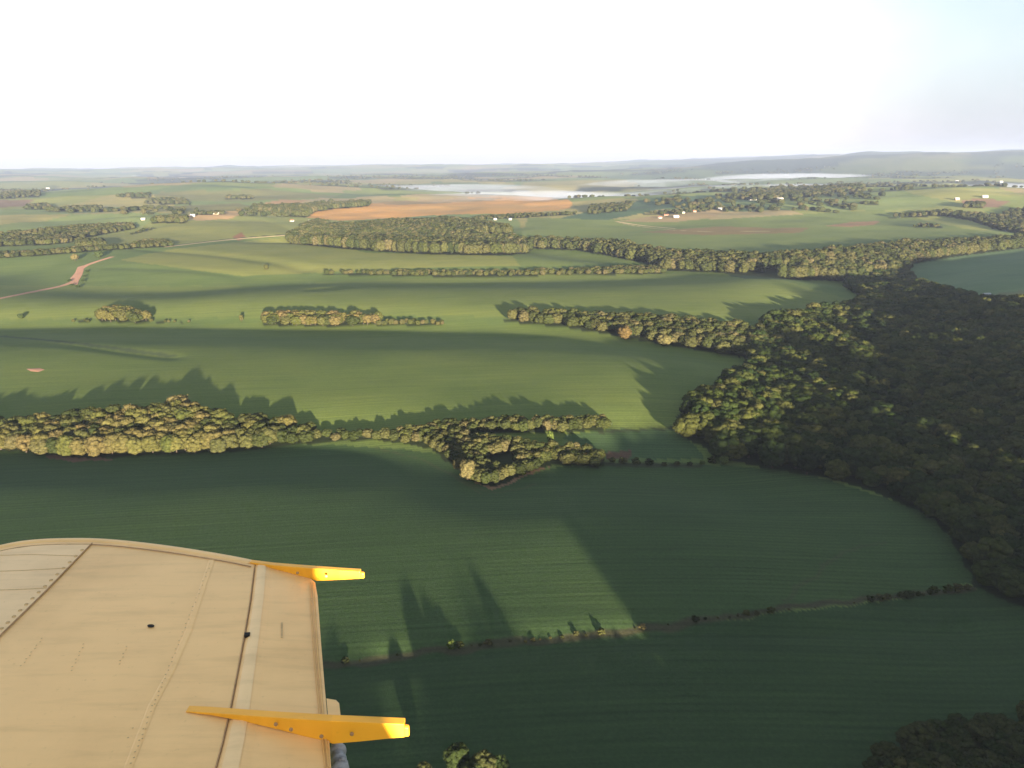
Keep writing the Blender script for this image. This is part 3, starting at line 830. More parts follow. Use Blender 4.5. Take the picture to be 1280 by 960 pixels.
# shrubs along the grassy track and the hedge foot
TRACKPX = [(433, 829), (562, 811), (577, 809), (588, 808), (600, 807), (612, 806), (640, 803), (676, 800), (700, 797), (735, 794), (792, 787), (801, 787),
           (835, 782), (870, 776), (900, 773), (918, 771), (936, 769), (960, 765), (1085, 752), (1100, 750), (1120, 748), (1140, 746), (1160, 743), (1178, 741), (1193, 739), (1206, 738),
           (448, 827), (500, 819), (655, 802), (668, 801), (690, 798), (722, 795), (748, 792), (885, 775), (908, 772), (925, 770), (930, 769), (944, 768), (985, 763), (1020, 760), (1070, 754), (1092, 751), (1097, 750), (1112, 749), (1126, 747), (1133, 747), (1151, 744), (1155, 744), (1169, 742), (1187, 740), (1199, 738)]
for i, (px, py) in enumerate(TRACKPX):
    px += random.uniform(-4, 4); py += random.uniform(-.8, .8)
    p = at_px(px, py); h = .5 + 1.7 * random.random() ** 1.6
    if px > 1080: h += 1.8 * random.random()
    if i == 1:
        bush(tuple(p), 3.6, 2.6, 0, 'bright green round bush alone on the grassy track nearest the wing', None, 'leaf_bright', 1); continue
    if i == 11:
        bush(tuple(p), 2.0, 2.4, 0, 'pale sunlit bush on the track at the edge of the sunny patch', None, 'leaf_pale', 2); continue
    seg = 'near the wing' if px < 660 else 'at its middle' if px < 1000 else 'at the forest end'
    bush(tuple(p), h, h * 1.2, i * 1.3, f'low olive shrub on the grassy track {seg}', f'shrubs on the grassy track {seg}', None, i)
for i, (px, py) in enumerate([(752, 577), (765, 578), (779, 579), (795, 580), (812, 581), (830, 582), (846, 582), (862, 582), (878, 581), (890, 579)]):
    p = at_px(px, py); h = 2.2 + 1.6 * random.random()
    bush(tuple(p), h, h * 1.3, i, 'dark shrub of the low hedge between the notched belt and the forest', 'shrubs of the low hedge', 'leaf_bright' if i == 8 else None, i)

# ------------------------------------------------------------------ the woods nobody could count: one object on the same crowns
def forest_object(name, pts):
    me = bpy.data.meshes.new(name)
    me.vertices.add(len(pts)); me.vertices.foreach_set('co', pts[:, :3].astype(np.float32).ravel())
    a = me.attributes.new('tree_size', 'FLOAT_VECTOR', 'POINT')
    a.data.foreach_set('vector', np.stack([pts[:, 4], pts[:, 4], pts[:, 3]], -1).astype(np.float32).ravel())
    a = me.attributes.new('tree_turn', 'FLOAT_VECTOR', 'POINT')
    a.data.foreach_set('vector', np.stack([np.zeros(len(pts)), np.zeros(len(pts)), rng.uniform(0, 6.28, len(pts))], -1).astype(np.float32).ravel())
    a = me.attributes.new('tree_pick', 'INT', 'POINT')
    green = np.isin(pts[:, 5].astype(int), [KEYS.index(q) for q in ('forest', 'ridge', 'corner')])
    a.data.foreach_set('value', (rng.integers(0, N_CROWN, len(pts)) + N_CROWN * green).astype(np.int32))
    o = bpy.data.objects.new(name, me); COL.objects.link(o)
    gt = bpy.data.node_groups.new('forest', 'GeometryNodeTree')
    gt.interface.new_socket('Geometry', in_out='INPUT', socket_type='NodeSocketGeometry')
    gt.interface.new_socket('Geometry', in_out='OUTPUT', socket_type='NodeSocketGeometry')
    N = gt.nodes
    gi = N.new('NodeGroupInput'); go = N.new('NodeGroupOutput')
    iop = N.new('GeometryNodeInstanceOnPoints'); join = N.new('GeometryNodeJoinGeometry')
    seen = {}
    for ob in COL.objects:
        if ob.type == 'MESH' and ob.data in CROWNS + CROWNS_GREEN and ob.data not in seen: seen[ob.data] = ob
    for mesh in (CROWNS + CROWNS_GREEN)[::-1]:   # joined in reverse order
        oi = N.new('GeometryNodeObjectInfo'); oi.inputs['Object'].default_value = seen[mesh]; oi.inputs['As Instance'].default_value = True
        oi.transform_space = 'ORIGINAL'
        gt.links.new(oi.outputs['Geometry'], join.inputs[0])
    def attr(nm, typ):
        nd = N.new('GeometryNodeInputNamedAttribute'); nd.data_type = typ; nd.inputs['Name'].default_value = nm; return nd.outputs['Attribute']
    gt.links.new(gi.outputs[0], iop.inputs['Points']); gt.links.new(join.outputs[0], iop.inputs['Instance'])
    iop.inputs['Pick Instance'].default_value = True
    gt.links.new(attr('tree_pick', 'INT'), iop.inputs['Instance Index'])
    gt.links.new(attr('tree_turn', 'FLOAT_VECTOR'), iop.inputs['Rotation'])
    gt.links.new(attr('tree_size', 'FLOAT_VECTOR'), iop.inputs['Scale'])
    gt.links.new(iop.outputs[0], go.inputs[0])
    md = o.modifiers.new('forest', 'NODES'); md.node_group = gt
    return o


fo = forest_object('forest', PTS[rest])
tag(fo, 'dense woods filling the valley and the far slopes', 'forest', kind='stuff')
print('trees', len(PTS), 'individual', len(ind))


# ------------------------------------------------------------------ houses
def house(px, py, L, W, H, roof, wall, rz, label, name='farmhouse', cat='house', group=None):
    L, W, H = L * .62, W * .75, H * .72
    p = at_px(px, py)
    t = empty(name, (p[0], p[1], p[2] - .1), rz)
    tag(t, label, cat, group)
    x, y, rh = L / 2, W / 2, W * .32
    V = [(-x, -y, 0), (x, -y, 0), (x, y, 0), (-x, y, 0), (-x, -y, H), (x, -y, H), (x, y, H), (-x, y, H), (-x, 0, H + rh), (x, 0, H + rh)]
    mesh_obj('wall', V, [(0, 1, 5, 4), (1, 2, 6, 9, 5), (2, 3, 7, 6), (3, 0, 4, 8, 7)], M[wall], t)
    e, k = .6, .18
    s = rh / y
    def slope(sg):
        y0, z0 = sg * (y + e), H - e * s
        return [(-x - e, y0, z0 + .02), (x + e, y0, z0 + .02), (x + e, 0, H + rh + .02), (-x - e, 0, H + rh + .02),
                (-x - e, y0, z0 + k), (x + e, y0, z0 + k), (x + e, 0, H + rh + k), (-x - e, 0, H + rh + k)]
    RV = slope(-1) + slope(1); RF = []
    for b in (0, 8): RF += [tuple(b + i for i in f) for f in ((0, 1, 2, 3), (4, 5, 6, 7), (0, 1, 5, 4), (1, 2, 6, 5), (3, 0, 4, 7))]
    mesh_obj('roof', RV, RF, M[roof], t)
    def box(nm, x0, x1, z0, z1, mat):
        V = [(x0, -y - .05, z0), (x1, -y - .05, z0), (x1, -y - .05, z1), (x0, -y - .05, z1), (x0, -y + .02, z0), (x1, -y + .02, z0), (x1, -y + .02, z1), (x0, -y + .02, z1)]
        mesh_obj(nm, V, [(0, 1, 2, 3), (4, 5, 6, 7), (0, 1, 5, 4), (2, 3, 7, 6), (1, 2, 6, 5), (0, 3, 7, 4)], mat, t)
    box('door', -.5, .5, .05, min(2.1, H - .3), M['door_wood'])
    for sx in (-.3, .3): box('window', L * sx - .7, L * sx + .7, 1.0, min(2.1, H - .3), M['pane'])
    return t


H_ = [
    (1233, 371, 13, 8, 3.6, 'roof_metal', 'house_white', .2, 'white farmhouse with pale roof in the shaded field beside the forest', 'farmhouse', 'house'),
    (845, 272, 22, 11, 5, 'roof_metal', 'house_white', .1, 'large white farm shed, brightest building of the farmstead on the hill', 'farm_shed', 'shed'),
    (825, 273, 14, 9, 4, 'roof_tile', 'house_white', .5, 'white farmhouse with red roof beside the large white shed on the hill', 'farmhouse', 'house'),
    (833, 270, 16, 9, 4, 'roof_tile', 'house_cream', -.3, 'cream farmhouse with red roof behind the large white shed on the hill', 'farmhouse', 'house'),
    (853, 267, 18, 9, 4, 'roof_grey', 'house_cream', .2, 'low cream barn with grey roof behind the white shed on the hill', 'barn', 'barn'),
    (868, 265, 14, 8, 4, 'roof_tile', 'house_cream', .3, 'small cream cottage between the barn and the far end of the hill farm', 'farmhouse', 'house'),
    (900, 262, 16, 9, 4.5, 'roof_metal', 'house_white', -.2, 'white house alone at the far end of the hill farm', 'farmhouse', 'house'),
    (786, 257, 14, 9, 4, 'roof_metal', 'house_white', .2, 'tiny white house alone on the dark slope below the mist', 'farmhouse', 'house'),
    (619, 275, 12, 8, 3.6, 'roof_metal', 'house_white', .1, 'left white cottage of a pair beyond the mid distance wood', 'farmhouse', 'house'),
    (638, 275, 12, 8, 3.6, 'roof_metal', 'house_white', -.1, 'right white cottage of a pair beyond the mid distance wood', 'farmhouse', 'house'),
    (241, 271, 18, 12, 6, 'roof_metal', 'house_white', .1, 'white house at the edge of the golden farm patch', 'farmhouse', 'house'),
    (270, 268, 26, 11, 4, 'roof_grey', 'house_cream', 0, 'long low barn on the golden farm patch', 'barn', 'barn'),
    (179, 275, 15, 9, 4.5, 'roof_metal', 'house_white', .3, 'white house beside a dark grove at the field corner', 'farmhouse', 'house'),
    (358, 270, 15, 9, 4.5, 'roof_metal', 'house_white', .1, 'white house in front of the tall tree row', 'farmhouse', 'house'),
    (365, 277, 15, 9, 4, 'roof_tile', 'house_white', -.3, 'red roofed house between tall tree row and wood', 'farmhouse', 'house'),
    (388, 277, 15, 9, 4, 'roof_metal', 'house_white', .4, 'white house at the near corner of the brown field', 'farmhouse', 'house'),
    (940, 250, 44, 12, 6, 'roof_metal', 'house_white', .05, 'long pale shed at the foot of the far wooded hill', 'farm_shed', 'shed'),
    (975, 250, 30, 12, 6, 'roof_grey', 'house_white', -.05, 'grey roofed shed beyond the long pale shed by the wooded hill', 'farm_shed', 'shed'),
    (1196, 250, 20, 11, 6, 'roof_metal', 'house_cream', .1, 'cream house left of the tall trees on the far brown slope', 'farmhouse', 'house'),
    (1231, 247, 24, 12, 6, 'roof_metal', 'house_white', -.1, 'bright white house on the far brown slope', 'farmhouse', 'house'),
    (1251, 228, 36, 16, 8, 'roof_metal', 'house_white', .2, 'white building alone on the far ridge by the right side mist', 'farmhouse', 'house'),
    (1196, 227, 30, 14, 7, 'roof_metal', 'house_white', 0, 'pale building alone left of the far ridge end', 'farmhouse', 'house'),
    (60, 236, 40, 16, 8, 'roof_metal', 'house_white', .1, 'white building among far fields on the left horizon', 'farmhouse', 'house'),
    (1052, 199, 90, 40, 16, 'roof_metal', 'house_white', .1, 'white block standing out on the distant blue plateau', 'town_block', 'building'),
]
for a in H_: house(*a)


# ------------------------------------------------------------------ the aeroplane wing
WZ = CAM[2] - 1.9


def wp(px, py, dz=0.0):
    d = ray([px], [py])[0]; t = (WZ + dz - CAM[2]) / d[2]
    return CAM + d * t


def mat_wing(name, col, streak=True, rough=.42):
    t = NT(name)
    geo = t.n('ShaderNodeNewGeometry')
    n1 = t.n('ShaderNodeTexNoise', Scale=1.3, Detail=6.0, Roughness=.62); t.l(geo.outputs['Position'], n1.inputs['Vector'])
    c = t.ramp(n1.outputs[0], [(.3, tuple(v * f for v, f in zip(col, (.86, .84, .8)))), (.55, col), (.75, tuple(min(1, v * 1.06) for v in col))])
    mp = t.n('ShaderNodeMapping'); mp.inputs['Scale'].default_value = (2.2, 16, 1); mp.inputs['Rotation'].default_value = (0, 0, R(8)); t.l(geo.outputs['Position'], mp.inputs['Vector'])
    n2 = t.n('ShaderNodeTexNoise', Scale=1.0, Detail=5.0, Roughness=.65); t.l(mp.outputs[0], n2.inputs['Vector'])
    s = t.ramp(n2.outputs[0], [(.3, (.86, .84, .82)), (.5, (1, 1, 1)), (.8, (1.05, 1.05, 1.06))])
    c = t.mix(.75, c, s, 'MULTIPLY')
    n3 = t.n('ShaderNodeTexNoise', Scale=38.0, Detail=3.0, Roughness=.7); t.l(geo.outputs['Position'], n3.inputs['Vector'])
    s3 = t.ramp(n3.outputs[0], [(.27, (.78, .75, .7)), (.36, (1, 1, 1))])
    c = t.mix(.5, c, s3, 'MULTIPLY')
    b = t.n('ShaderNodeBsdfPrincipled', Roughness=rough); b.inputs['Specular IOR Level'].default_value = .35
    t.l(c, b.inputs['Base Color'])
    bp = t.n('ShaderNodeBump', Strength=.12, Distance=.02); t.l(n1.outputs[0], bp.inputs['Height']); t.l(bp.outputs[0], b.inputs['Normal'])
    t.l(b.outputs[0], t.out.inputs[0])
    return t.m


WINGC = (.92, .55, .215)
M['wing'] = mat_wing('wing_paint', WINGC)
M['wing_panel'] = mat_wing('wing_panel_paint', (.92, .60, .29))
M['wing_nose'] = mat_wing('flap_nose_paint', (.92, .60, .28))
M['bracket'] = mat_wing('bracket_paint', (.92, .42, .03), rough=.38)
M['seam'] = mat_plain('seam', (.40, .23, .11), .8, .2, 20)
M['black'] = mat_plain('black_hole', (.012, .010, .009), .8, .1, 10)
M['steel'] = mat_plain('steel', (.34, .34, .36), .35, .25, 30, .6)
M['stencil'] = mat_plain('stencil', (.58, .37, .17), .8, .2, 40)

plane = empty('aeroplane', tuple(CAM + np.array([-1.5, 1.0, -2.0])))
tag(plane, 'cream and yellow aeroplane wing with two yellow hinge brackets above the fields', 'aeroplane')
PL = np.array(plane.location)


def plate(name, px, mat, dz=0.0, thick=.06, inset=0.0, parent=None, camber=None):
    """closed sheet with thickness whose outline is given where it lies in the wing plane"""
    P = np.array([wp(x, y, dz) for x, y in px]) - PL
    bm = bmesh.new()
    top = [bm.verts.new(p) for p in P]
    f = bm.faces.new(top)
    f.normal_update()
    if f.normal.z < 0: f.normal_flip()
    ex = bmesh.ops.extrude_face_region(bm, geom=[f])
    vs = [v for v in ex['geom'] if isinstance(v, bmesh.types.BMVert)]
    for v in vs: v.co.z -= thick
    bmesh.ops.recalc_face_normals(bm, faces=bm.faces[:])
    me = bpy.data.meshes.new(name); bm.to_mesh(me); bm.free(); me.materials.append(mat)
    o = bpy.data.objects.new(name, me); COL.objects.link(o); o.parent = parent or plane
    return o


def strip(name, px, wpx, mat, dz=.004, parent=None, h=.003):
    """thin raised seam along a line lying on the wing"""
    P = np.array([wp(x, y, dz) for x, y in densify(px, 20)]) - PL
    T = np.gradient(P, axis=0); T /= np.linalg.norm(T, axis=1, keepdims=True)
    N = np.stack([-T[:, 1], T[:, 0], T[:, 2] * 0], -1) * wpx / 2
    V = []; F = []
    for p, nn in zip(P, N): V += [p - nn, p - nn * .6 + np.array([0, 0, h]), p + nn * .6 + np.array([0, 0, h]), p + nn]
    for i in range(len(P) - 1):
        for k in range(3): F.append((4 * i + k, 4 * i + k + 1, 4 * i + 5 + k, 4 * i + 4 + k))
    return mesh_obj(name, V, F, mat, parent or plane)


TIP = [(-330, 800), (-230, 752), (-120, 716), (-50, 696), (0, 683.5), (25, 678.5), (50, 676), (80, 675), (115, 675), (150, 677.5), (180, 681), (215, 685.5), (250, 691), (285, 697), (314, 703)]
TIPS = [tuple(p) for p in smooth_line(TIP, 2)]
HINGE = [(319, 704), (313, 750), (306, 792), (297, 840), (288, 886), (279, 925), (269, 962), (240, 1070)]
# main skin, up to the hinge line, with slight dome of its own thickness
skin = plate('wing_skin', TIPS + HINGE + [(-330, 1070)], M['wing'], 0, .10)
md = skin.modifiers.new('edge', 'BEVEL'); md.width = .006; md.segments = 3; md.limit_method = 'ANGLE'; md.angle_limit = R(50)


def tube_along(name, P, rad, mat, parent, n=10, flatten=1.0):
    P = np.array(P); T = np.gradient(P, axis=0); T /= np.linalg.norm(T, axis=1, keepdims=True)
    V = []; F = []
    for p, t in zip(P, T):
        s = np.cross(t, [0, 0, 1.0]); s /= np.linalg.norm(s); w = np.cross(s, t)
        for k in range(n):
            a = 2 * math.pi * k / n; V.append(p + s * math.cos(a) * rad + w * math.sin(a) * rad * flatten)
    for i in range(len(P) - 1):
        for k in range(n): F.append((i * n + k, i * n + (k + 1) % n, (i + 1) * n + (k + 1) % n, (i + 1) * n + k))
    F += [tuple(range(n))[::-1], tuple((len(P) - 1) * n + k for k in range(n))]
    return mesh_obj(name, V, F, mat, parent, True)


tube_along('wingtip_edge', [wp(x, y, -.012) - PL for x, y in densify([(x, y + 2.5) for x, y in TIPS], 12)], .032, M['wing'], plane, 12, .55)
strip('tip_seam', [(x, y + 5.5) for x, y in TIPS[12:]], .006, M['seam'], .0025)
# leading panel with its screw line
plate('leading_panel', [(-330, 812), (-120, 722), (0, 688), (50, 681), (114, 680), (58, 737), (0, 793), (-100, 890), (-330, 1064)], M['wing_panel'], .004, .0038)
strip('panel_seam', [(115, 679), (58, 738), (0, 795), (-100, 893)], .007, M['seam'], .0045)
strip('panel_joint', [(-60, 716), (30, 713), (84, 710)], .004, M['stencil'], .0045, h=.001)
strip('panel_joint', [(-60, 739), (20, 737), (58, 735)], .005, M['stencil'], .0045, h=.001)
strip('panel_joint', [(-60, 696), (40, 693), (96, 695)], .003, M['stencil'], .0045, h=.001)
scr = None
for k in range(22):
    t_ = (k + .6) / 22; x, y = 108 - 170 * t_, 683 + 166 * t_
    p = wp(x - 1, y, .0045) - PL
    if scr is None:
        V = []; n = 8
        for r_, z in ((.009, 0), (.007, .003), (.003, .0035)):
            for j in range(n): V.append((math.cos(j * 2 * math.pi / n) * r_, math.sin(j * 2 * math.pi / n) * r_, z))
        F = [(i * n + j, i * n + (j + 1) % n, (i + 1) * n + (j + 1) % n, (i + 1) * n + j) for i in range(2) for j in range(n)] + [tuple(range(2 * n, 3 * n))]
        scr = mesh_obj('screw', V, F, M['stencil'], plane); o = scr
    else:
        o = scr.copy(); COL.objects.link(o); o.parent = plane
    o.location = p
# rib tapes and rivet rows, almost flush with the fabric
strip('rib_tape', [(265, 700), (250, 745), (235, 790), (214, 838), (190, 882), (160, 960), (140, 1010)], .030, M['wing'], .001, h=.0025)
V = []; F = []
for (x0, y0, x1, y1, nn) in ((262, 705, 192, 880, 34), (190, 882, 150, 990, 16), (52, 798, 26, 832, 9), (104, 805, 88, 838, 8), (158, 808, 148, 830, 6), (166, 910, 164, 912, 1), (182, 911, 184, 912, 1), (160, 922, 161, 923, 1), (178, 923, 180, 923, 1)):
    for k in range(nn):
        t_ = k / max(1, nn - 1); c = wp(x0 + (x1 - x0) * t_ + 1.5 * (k % 2), y0 + (y1 - y0) * t_, .0045) - PL
        b = len(V); rr_ = .0035
        for j in range(6): V.append(c + np.array([math.cos(j * 1.047) * rr_, math.sin(j * 1.047) * rr_, 0]))
        V.append(c + np.array([0, 0, .002]))
        F += [(b + j, b + (j + 1) % 6, b + 6) for j in range(6)]
mesh_obj('rivet_row', V, F, M['stencil'], plane)
# inspection hole, black fitting, stencil mark
hole = []
for j in range(14):
    a = j * 2 * math.pi / 14; hole.append((188.5 + math.cos(a) * 4.4, 782 + math.sin(a) * 1.8))
plate('drain_hole', hole, M['black'], .006, .002)
plate('hinge_fitting', [(305.5, 790.5), (312.5, 790), (312, 794), (305, 794.5)], M['black'], .011, .012)

# flap: rounded nose, flat body, thin trailing strip
def flap():
    rows = []
    NOSE = [(319.4, 705), (314, 750), (307, 792), (298, 840), (289, 886), (280, 925), (270, 962), (241, 1070)]
    TE = [(387, 718), (390, 745), (393, 792), (398, 840), (403, 886), (407, 925), (411, 962), (424, 1070)]
    NN = densify(NOSE, 18); n = len(NN)
    tt = np.linspace(0, 1, n)
    TEp = np.stack([np.interp(NN[:, 1], [p[1] for p in NOSE], [p[0] for p in TE]), np.interp(NN[:, 1], [p[1] for p in NOSE], [p[1] for p in TE])], -1)
    prof = [(0, -.05), (.0, -.005), (.03, .001), (.08, .006), (.15, .009), (.22, .006), (.3, .001), (.6, -.004), (.9, -.010), (1.0, -.013), (1.0, -.05)]
    V = []; F = []
    for a, b in zip(NN, TEp):
        A = wp(*a) - PL; B = wp(*b) - PL
        for s, dz in prof: V.append(A + (B - A) * s + np.array([0, 0, dz]))
    m = len(prof)
    for i in range(n - 1):
        for k in range(m - 1): F.append((i * m + k, (i + 1) * m + k, (i + 1) * m + k + 1, i * m + k + 1))
        F.append((i * m + m - 1, (i + 1) * m + m - 1, (i + 1) * m, i * m))
    F += [tuple(range(m)), tuple((n - 1) * m + k for k in range(m))[::-1]]
    o = mesh_obj('flap', V, F, M['wing'], plane)
    # paler nose strip and orange-brown trailing strip
    V = []; F = []
    for a, b in zip(NN, TEp):
        A = wp(*a) - PL; B = wp(*b) - PL
        for s, dz in ((.05, .0045), (.09, .0075), (.15, .0105), (.205, .0085)): V.append(A + (B - A) * s + np.array([0, 0, dz]))
    for i in range(n - 1):
        for k in range(3): F.append((i * 4 + k, (i + 1) * 4 + k, (i + 1) * 4 + k + 1, i * 4 + k + 1))
    mesh_obj('flap_nose', V, F, M['wing_nose'], plane, True)
    return o


fl = flap()
strip('hinge_gap', [(318, 710), (313, 750), (306, 792), (297, 840), (288, 886), (279, 925), (269, 962), (245, 1050)], .005, M['seam'], .002, h=.001)
M['te'] = mat_wing('trailing_edge_paint', (.72, .40, .13))
te = plate('trailing_edge', [(387, 722), (394, 728), (397, 745), (401, 800), (406, 860), (410, 905), (414, 960), (425, 1060), (414, 1060), (406, 960), (401, 905), (396, 845), (391, 780), (388, 745)], M['wing'], -.010, .03)
strip('trailing_seam', [(391, 728), (393, 760), (398, 830), (405, 905), (411, 960)], .009, M['te'], -.008)
strip('trailing_seam', [(388, 728), (389, 760), (394, 830), (401, 905), (407, 960)], .006, M['te'], -.008)
plate('trim_tab', [(408, 873), (420, 875), (424, 879), (427, 906), (411, 906)], M['wing'], -.012, .03)
plate('stencil_mark', [(351, 778), (353.5, 778), (353.5, 797), (351, 797)], M['stencil'], -.0005, .001)


def bracket(top, bottom, thick, tipcap=True):
    """hinge fairing: a vertical fin standing on the flap and reaching behind it"""
    n = len(top)
    V = []; F = []
    for (tx, ty, tz), (bx, by, bz) in zip(top, bottom):
        A = wp(tx, ty, tz) - PL; B = wp(bx, by, bz) - PL
        # vertical fin: the lower edge stands right under the upper one
        V += [A, B, B + np.array([0, thick, 0]), A + np.array([0, thick, 0])]
    for i in range(n - 1):
        a = 4 * i
        for k in range(4): F.append((a + k, a + (k + 1) % 4, a + 4 + (k + 1) % 4, a + 4 + k))
    F += [(0, 1, 2, 3)[::-1], tuple(4 * (n - 1) + k for k in range(4))]
    o = mesh_obj('hinge_bracket', V, F, M['bracket'], plane)
    md = o.modifiers.new('soft', 'BEVEL'); md.width = .004; md.segments = 2
    bm = bmesh.new(); bm.from_mesh(o.data); bmesh.ops.recalc_face_normals(bm, faces=bm.faces[:]); bm.to_mesh(o.data); bm.free()
    return o


def fin(px_top, heights, thick):
    """top edge pixels lie heights above the wing; depth below is given by (height, drop)"""
    top = [(x, y, h) for (x, y), (h, d) in zip(px_top, heights)]
    V = []; F = []
    for (x, y, h), (_, d) in zip(top, heights):
        A = wp(x, y, h) - PL
        V += [A, A - np.array([0, 0, d]), A + np.array([0, thick, -d]), A + np.array([0, thick, 0])]
    n = len(top)
    for i in range(n - 1):
        a = 4 * i
        for k in range(4): F.append((a + k, a + (k + 1) % 4, a + 4 + (k + 1) % 4, a + 4 + k))
    F += [(0, 1, 2, 3)[::-1], tuple(4 * (n - 1) + k for k in range(4))]
    o = mesh_obj('hinge_bracket', V, F, M['bracket'], plane)
    bm = bmesh.new(); bm.from_mesh(o.data); bmesh.ops.recalc_face_normals(bm, faces=bm.faces[:]); bm.to_mesh(o.data); bm.free()
    md = o.modifiers.new('soft', 'BEVEL'); md.width = .006; md.segments = 3; md.limit_method = 'ANGLE'
    return o


def drop(px, py, h, py2):
    """vertical drop (m) from a point h above the wing down to where it meets sight line py2"""
    A = wp(px, py, h)
    lo, hi = 0.0, .6
    for _ in range(30):
        mid = (lo + hi) / 2
        vv = to_px((A - np.array([0, 0, mid]))[None])[1][0]
        if vv < py2: lo = mid
        else: hi = mid
    return lo


def make_fin(pts, thick):
    # pts: px, top y, bottom y, height of the top edge above the wing
    return fin([(p[0], p[1]) for p in pts], [(p[3], drop(p[0], p[1], p[3], p[2])) for p in pts], thick)


b1 = make_fin([(312, 703, 704.5, .006), (340, 706.5, 711, .02), (370, 709, 719, .035), (394, 710.8, 726.5, .045), (424, 713, 725, .045), (450, 714.6, 723.6, .04)], .030)
b2 = make_fin([(232, 889.5, 890.5, .004), (262, 891, 894, .015), (300, 894, 901, .03), (350, 897.5, 913, .05), (390, 900, 924, .065), (414, 901.5, 930, .07), (450, 903, 927, .065), (505, 905.5, 921.5, .05)], .034)
for (pts) in ([(449, 716, 723.8, .030), (455, 716.6, 723.4, .028)], [(504, 909, 921.8, .040), (511, 909.5, 921.4, .038)]):
    o = make_fin(pts, .02); o.name = 'bracket_tip'; o.data.name = 'bracket_tip'
def bolt(px, py, h, br):
    c = wp(px, py, h) - PL
    V = []; n = 8
    for r_, dy in ((.007, 0), (.007, -.004), (.004, -.006)):
        for j in range(n): V.append((c[0] + math.cos(j * 2 * math.pi / n) * r_, c[1] + dy, c[2] + math.sin(j * 2 * math.pi / n) * r_))
    F = [(i * n + j, i * n + (j + 1) % n, (i + 1) * n + (j + 1) % n, (i + 1) * n + j) for i in range(2) for j in range(n)] + [tuple(range(2 * n, 3 * n))]
    mesh_obj('bolt', V, F, M['seam'], br)


for a in ((364, 911.5, .035), (345, 905, .03), (402, 920, .03), (440, 917, .03)): bolt(*a, b2)
for a in ((372, 716, .02), (408, 720, .025)): bolt(*a, b1)
# actuator under the trailing edge
act = []
for k in range(9):
    t_ = k / 8
    act.append(wp(421 + 8 * t_, 930 + 60 * t_, -.10 - .04 * t_) - PL)
tube_along('actuator', act, .020, M['steel'], plane, 14)
for t_, r_ in ((.12, .030), (.30, .027), (.5, .031)):
    c = wp(421 + 8 * t_, 930 + 60 * t_, -.10 - .04 * t_) - PL; c2 = wp(421 + 8 * (t_ + .06), 930 + 60 * (t_ + .06), -.10 - .04 * t_) - PL
    tube_along('actuator_collar', [c, c + (c2 - c) * .5, c2], r_, M['steel'], plane, 14)
tube_along('actuator_link', [wp(424, 950, -.09) - PL, wp(430, 949, -.09) - PL, wp(433, 952, -.10) - PL, wp(434, 962, -.12) - PL], .006, M['steel'], plane, 8)
# side of the fuselage behind and below the viewpoint (unseen, outline cut so its shade covers the wing)
FY = -.75


def behind(px, py, dz):
    p = wp(px, py, dz); k = (p[1] - FY) / SUN_D[1]
    q = p - SUN_D * k - CAM
    return q[0], q[2]


print('shade edge', [behind(*a) for a in ((399, 718, .03), (482, 912, .05), (395, 760, 0), (425, 890, 0), (420, 1000, 0), (100, 680, 0))])
q1, q2, q3 = behind(399, 718, .03), behind(482, 912, .05), behind(120, 676, 0)
fus = [(-6.0, -2.6), (-6.0, q3[1] + .15), (q1[0] - .05, q1[1] + .12), (q1[0], q1[1] + .06), (q1[0], q1[1] - .03), (q2[0], q2[1] + .04), (q2[0] + .06, q2[1] - .10), (q2[0] + .10, -2.6)]
V = [(x, FY, z) for x, z in fus] + [(x, -2.3, z) for x, z in fus]
V = [np.array(v) + CAM - PL for v in V]
n = len(fus)
F = [tuple(range(n)), tuple(range(2 * n - 1, n - 1, -1))] + [(i, n + i, n + (i + 1) % n, (i + 1) % n) for i in range(n)]
mesh_obj('fuselage', V, F, M['wing'], plane)

# ------------------------------------------------------------------ haze and valley mist
def vol_mat(name, density, color, aniso=0.0):
    t = NT(name)
    v = t.n('ShaderNodeVolumePrincipled')
    v.inputs['Density'].default_value = density; v.inputs['Color'].default_value = (*color, 1); v.inputs['Anisotropy'].default_value = aniso
    t.l(v.outputs[0], t.out.inputs['Volume'])
    return t.m


def box_obj(name, lo, hi, mat):
    x0, y0, z0 = lo; x1, y1, z1 = hi
    V = [(x0, y0, z0), (x1, y0, z0), (x1, y1, z0), (x0, y1, z0), (x0, y0, z1), (x1, y0, z1), (x1, y1, z1), (x0, y1, z1)]
    return mesh_obj(name, V, [(0, 3, 2, 1), (4, 5, 6, 7), (0, 1, 5, 4), (1, 2, 6, 5), (2, 3, 7, 6), (3, 0, 4, 7)], mat)


zmin = min(v.co.z for v in ground_obj.data.vertices); zmax = max(v.co.z for v in ground_obj.data.vertices)
print('terrain z', zmin, zmax)
HAZE_D = 0.000054
hz = box_obj('haze', (-26500, -26500, zmin - 1.5), (26500, 26500, max(zmax + 25, 160)), vol_mat('haze_air', HAZE_D, (.47, .555, .775), .30))
tag(hz, kind='stuff')


